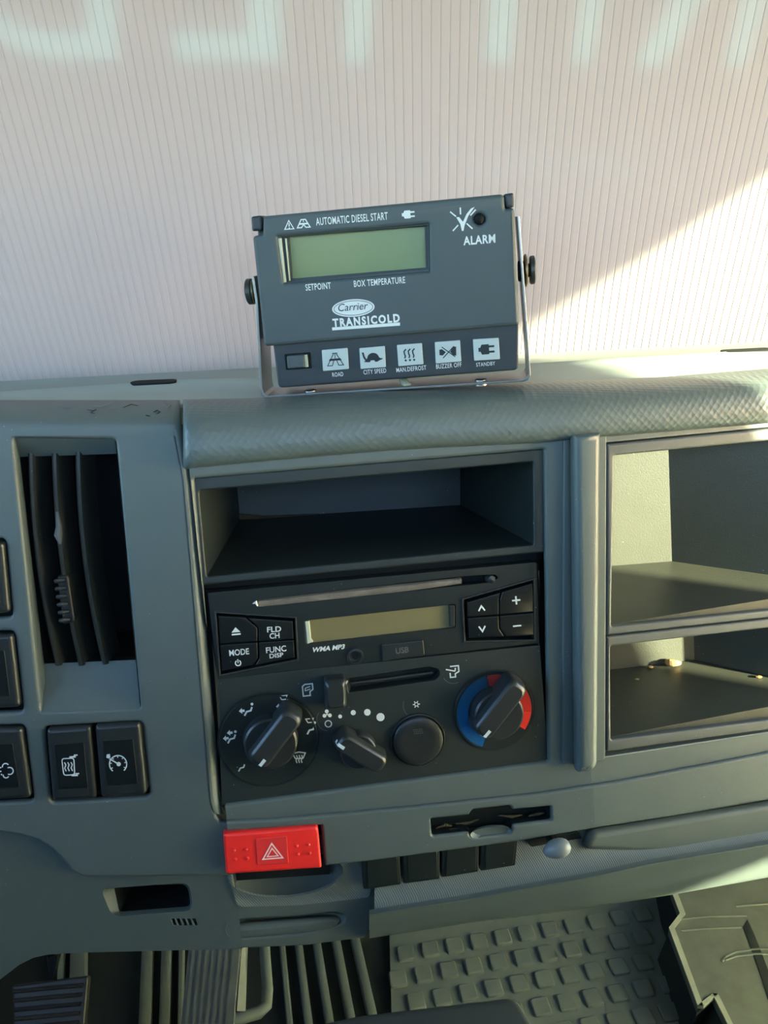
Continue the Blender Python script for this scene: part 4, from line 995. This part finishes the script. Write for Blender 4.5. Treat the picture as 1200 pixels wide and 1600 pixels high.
# moulded passenger floor tray with a cut left edge
ZT = .07
tr_px = [(1040, 1350), (1050, 1396), (1062, 1428), (1045, 1450), (1090, 1572), (1113, 1553), (1142, 1612), (1170, 1700), (1400, 1700), (1400, 1350)]
ft = thing('floor_tray', 'grey moulded floor tray on the passenger side with an uneven cut edge', 'floor tray', fz(1150, 1500, 0))
top = [zhit(x, y, ZT) for x, y in tr_px]; n = len(top)
def horiz(px_list, z1, z0, name, m, par, bev=.002, holes=()):
    lp = [[(lambda p: (p.x, p.y))(zhit(x, y, z1)) for x, y in l_] for l_ in [px_list, *holes]]
    nv, nf = curve_mesh(lp, z1-z0, bev); return link(name, [(a, b, z+(z0+z1)/2) for a, b, z in nv], nf, m, par, wn=True)
rc = R([(1058, 1436), (1163, 1431), (1168, 1438), (1215, 1560), (1130, 1566), (1090, 1560)], 3)
horiz(tr_px, ZT, ZT-.02, 'tray_top', 'tray_floor', ft, holes=[])
edge = tr_px[1:7]
inner = [(x+9, y+1) for x, y in edge]
for i in range(len(edge)-1):
    V, F = loft_geo([[zhit(*edge[i], ZT)+Vector((0, 0, .0015)), zhit(*inner[i], ZT)+Vector((0, 0, .0015)), zhit(*inner[i], ZT)+Vector((0, 0, -.004)), zhit(*edge[i], ZT)+Vector((0, 0, -.004))],
                     [zhit(*edge[i+1], ZT)+Vector((0, 0, .0015)), zhit(*inner[i+1], ZT)+Vector((0, 0, .0015)), zhit(*inner[i+1], ZT)+Vector((0, 0, -.004)), zhit(*edge[i+1], ZT)+Vector((0, 0, -.004))]])
    link('cut_edge', V, F, 'cut_edge', ft, smooth=0)
sd = tr_px[0:8]
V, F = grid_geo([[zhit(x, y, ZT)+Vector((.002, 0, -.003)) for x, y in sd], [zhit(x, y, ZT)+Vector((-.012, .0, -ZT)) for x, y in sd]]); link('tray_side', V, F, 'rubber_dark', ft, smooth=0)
for px in ([(1062, 1436), (1110, 1432), (1166, 1431)], [(1064, 1454), (1100, 1451), (1158, 1449)], [(1128, 1503), (1134, 1494), (1150, 1487), (1176, 1484), (1240, 1480)], [(1133, 1500), (1150, 1494), (1180, 1491), (1240, 1489)], [(1150, 1416), (1200, 1412), (1260, 1408)]):
    V, F = tube_geo([zhit(x, y, ZT) for x, y in px], .0016, 6); link('tray_ridge', V, F, 'tray_floor', ft)
V, F = [], []
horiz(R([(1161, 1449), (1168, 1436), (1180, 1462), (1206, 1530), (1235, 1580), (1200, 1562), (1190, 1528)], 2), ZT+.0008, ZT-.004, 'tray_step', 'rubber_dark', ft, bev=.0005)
# pedals
bp = thing('brake_pedal', 'dark pedal with ribbed rubber pad at the lower left', 'pedal', fz(80, 1560, 0))
PB = Plane(zhit(75, 1570, .16), 2, 50)
solid('pedal_pad', PB, R([(18, 1540), (138, 1524), (126, 1660), (22, 1680)], 5), 'pedal_rubber', bp, z0=-.012, z1=0, bev=.003)
for i in range(7):
    y = 1549+i*14.5
    V, F = tube_geo([PB.pt(22+i*.6, y, .001), PB.pt(75, y-5, .002), PB.pt(129-i*1.6, y-9.5, .001)], .0022, 8); link('tread', V, F, 'pedal_rubber', bp)
V, F = tube_geo([PB.pt(80, 1580, -.01), PB.pt(85, 1480, -.02), zhit(100, 1400, .55)], .010, 10); link('pedal_arm', V, F, 'rubber_dark', bp)
ap = thing('accelerator_pedal', 'long grey scuffed pedal with lengthwise grooves right of the brake pedal', 'pedal', fz(330, 1600, 0))
PA = Plane(zhit(330, 1540, .22), 4, 38)
solid('pedal_plate', PA, R([(303, 1400), (384, 1396), (360, 1660), (276, 1664)], 4), 'pedal_metal', ap, z0=-.008, z1=0, bev=.001)
for i in range(7):
    x = 6+i*10.5
    V, F = loft_geo([[PA.pt(303+x*.98, 1400, z) for z in (-.001, .0012)] + [PA.pt(303+x*.98+5, 1400, z) for z in (.0012, -.001)],
                     [PA.pt(276+x, 1664, z) for z in (-.001, .0012)] + [PA.pt(276+x+5, 1664, z) for z in (.0012, -.001)]])
    link('tread_strip', V, F, 'pedal_metal', ap, smooth=0)
link('tread_flank', *loft_geo([[PA.pt(x, 1400, z) for x, z in ((384, -.001), (390, -.012), (384, -.02))], [PA.pt(x, 1580, z) for x, z in ((370, -.001), (384, -.012), (372, -.02))]]), 'pedal_metal', ap)
ps = [fz(412, 1400, .12), fz(414, 1490, .12), fz(418, 1545, .12), fz(416, 1572, .12), fz(405, 1582, .12), fz(372, 1592, .12), fz(330, 1600, .12)]
V, F = tube_geo(ps, .007, 10); link('pedal_guard', V, F, 'rubber', None, smooth=60, label='bent dark bar curving round the accelerator pedal', cat='bracket')
# box in front of the seat, just entering the frame
cb_ = thing('console_box', 'dark grey plastic box corner at the bottom edge, over the studded mat', 'box', fz(620, 1900, 0))
horiz(R([(380, 1625), (470, 1602), (560, 1582), (795, 1554), (812, 1562), (838, 1606), (900, 1760), (400, 1800)], [2, 2, 10, 8, 8, 8, 2, 2]), .46, .30, 'box_lid', 'console', cb_, bev=.006)
horiz(R([(400, 1640), (570, 1592), (790, 1566), (826, 1612), (880, 1750), (410, 1790)], 4), .44, .012, 'box_body', 'console', cb_, bev=.003)
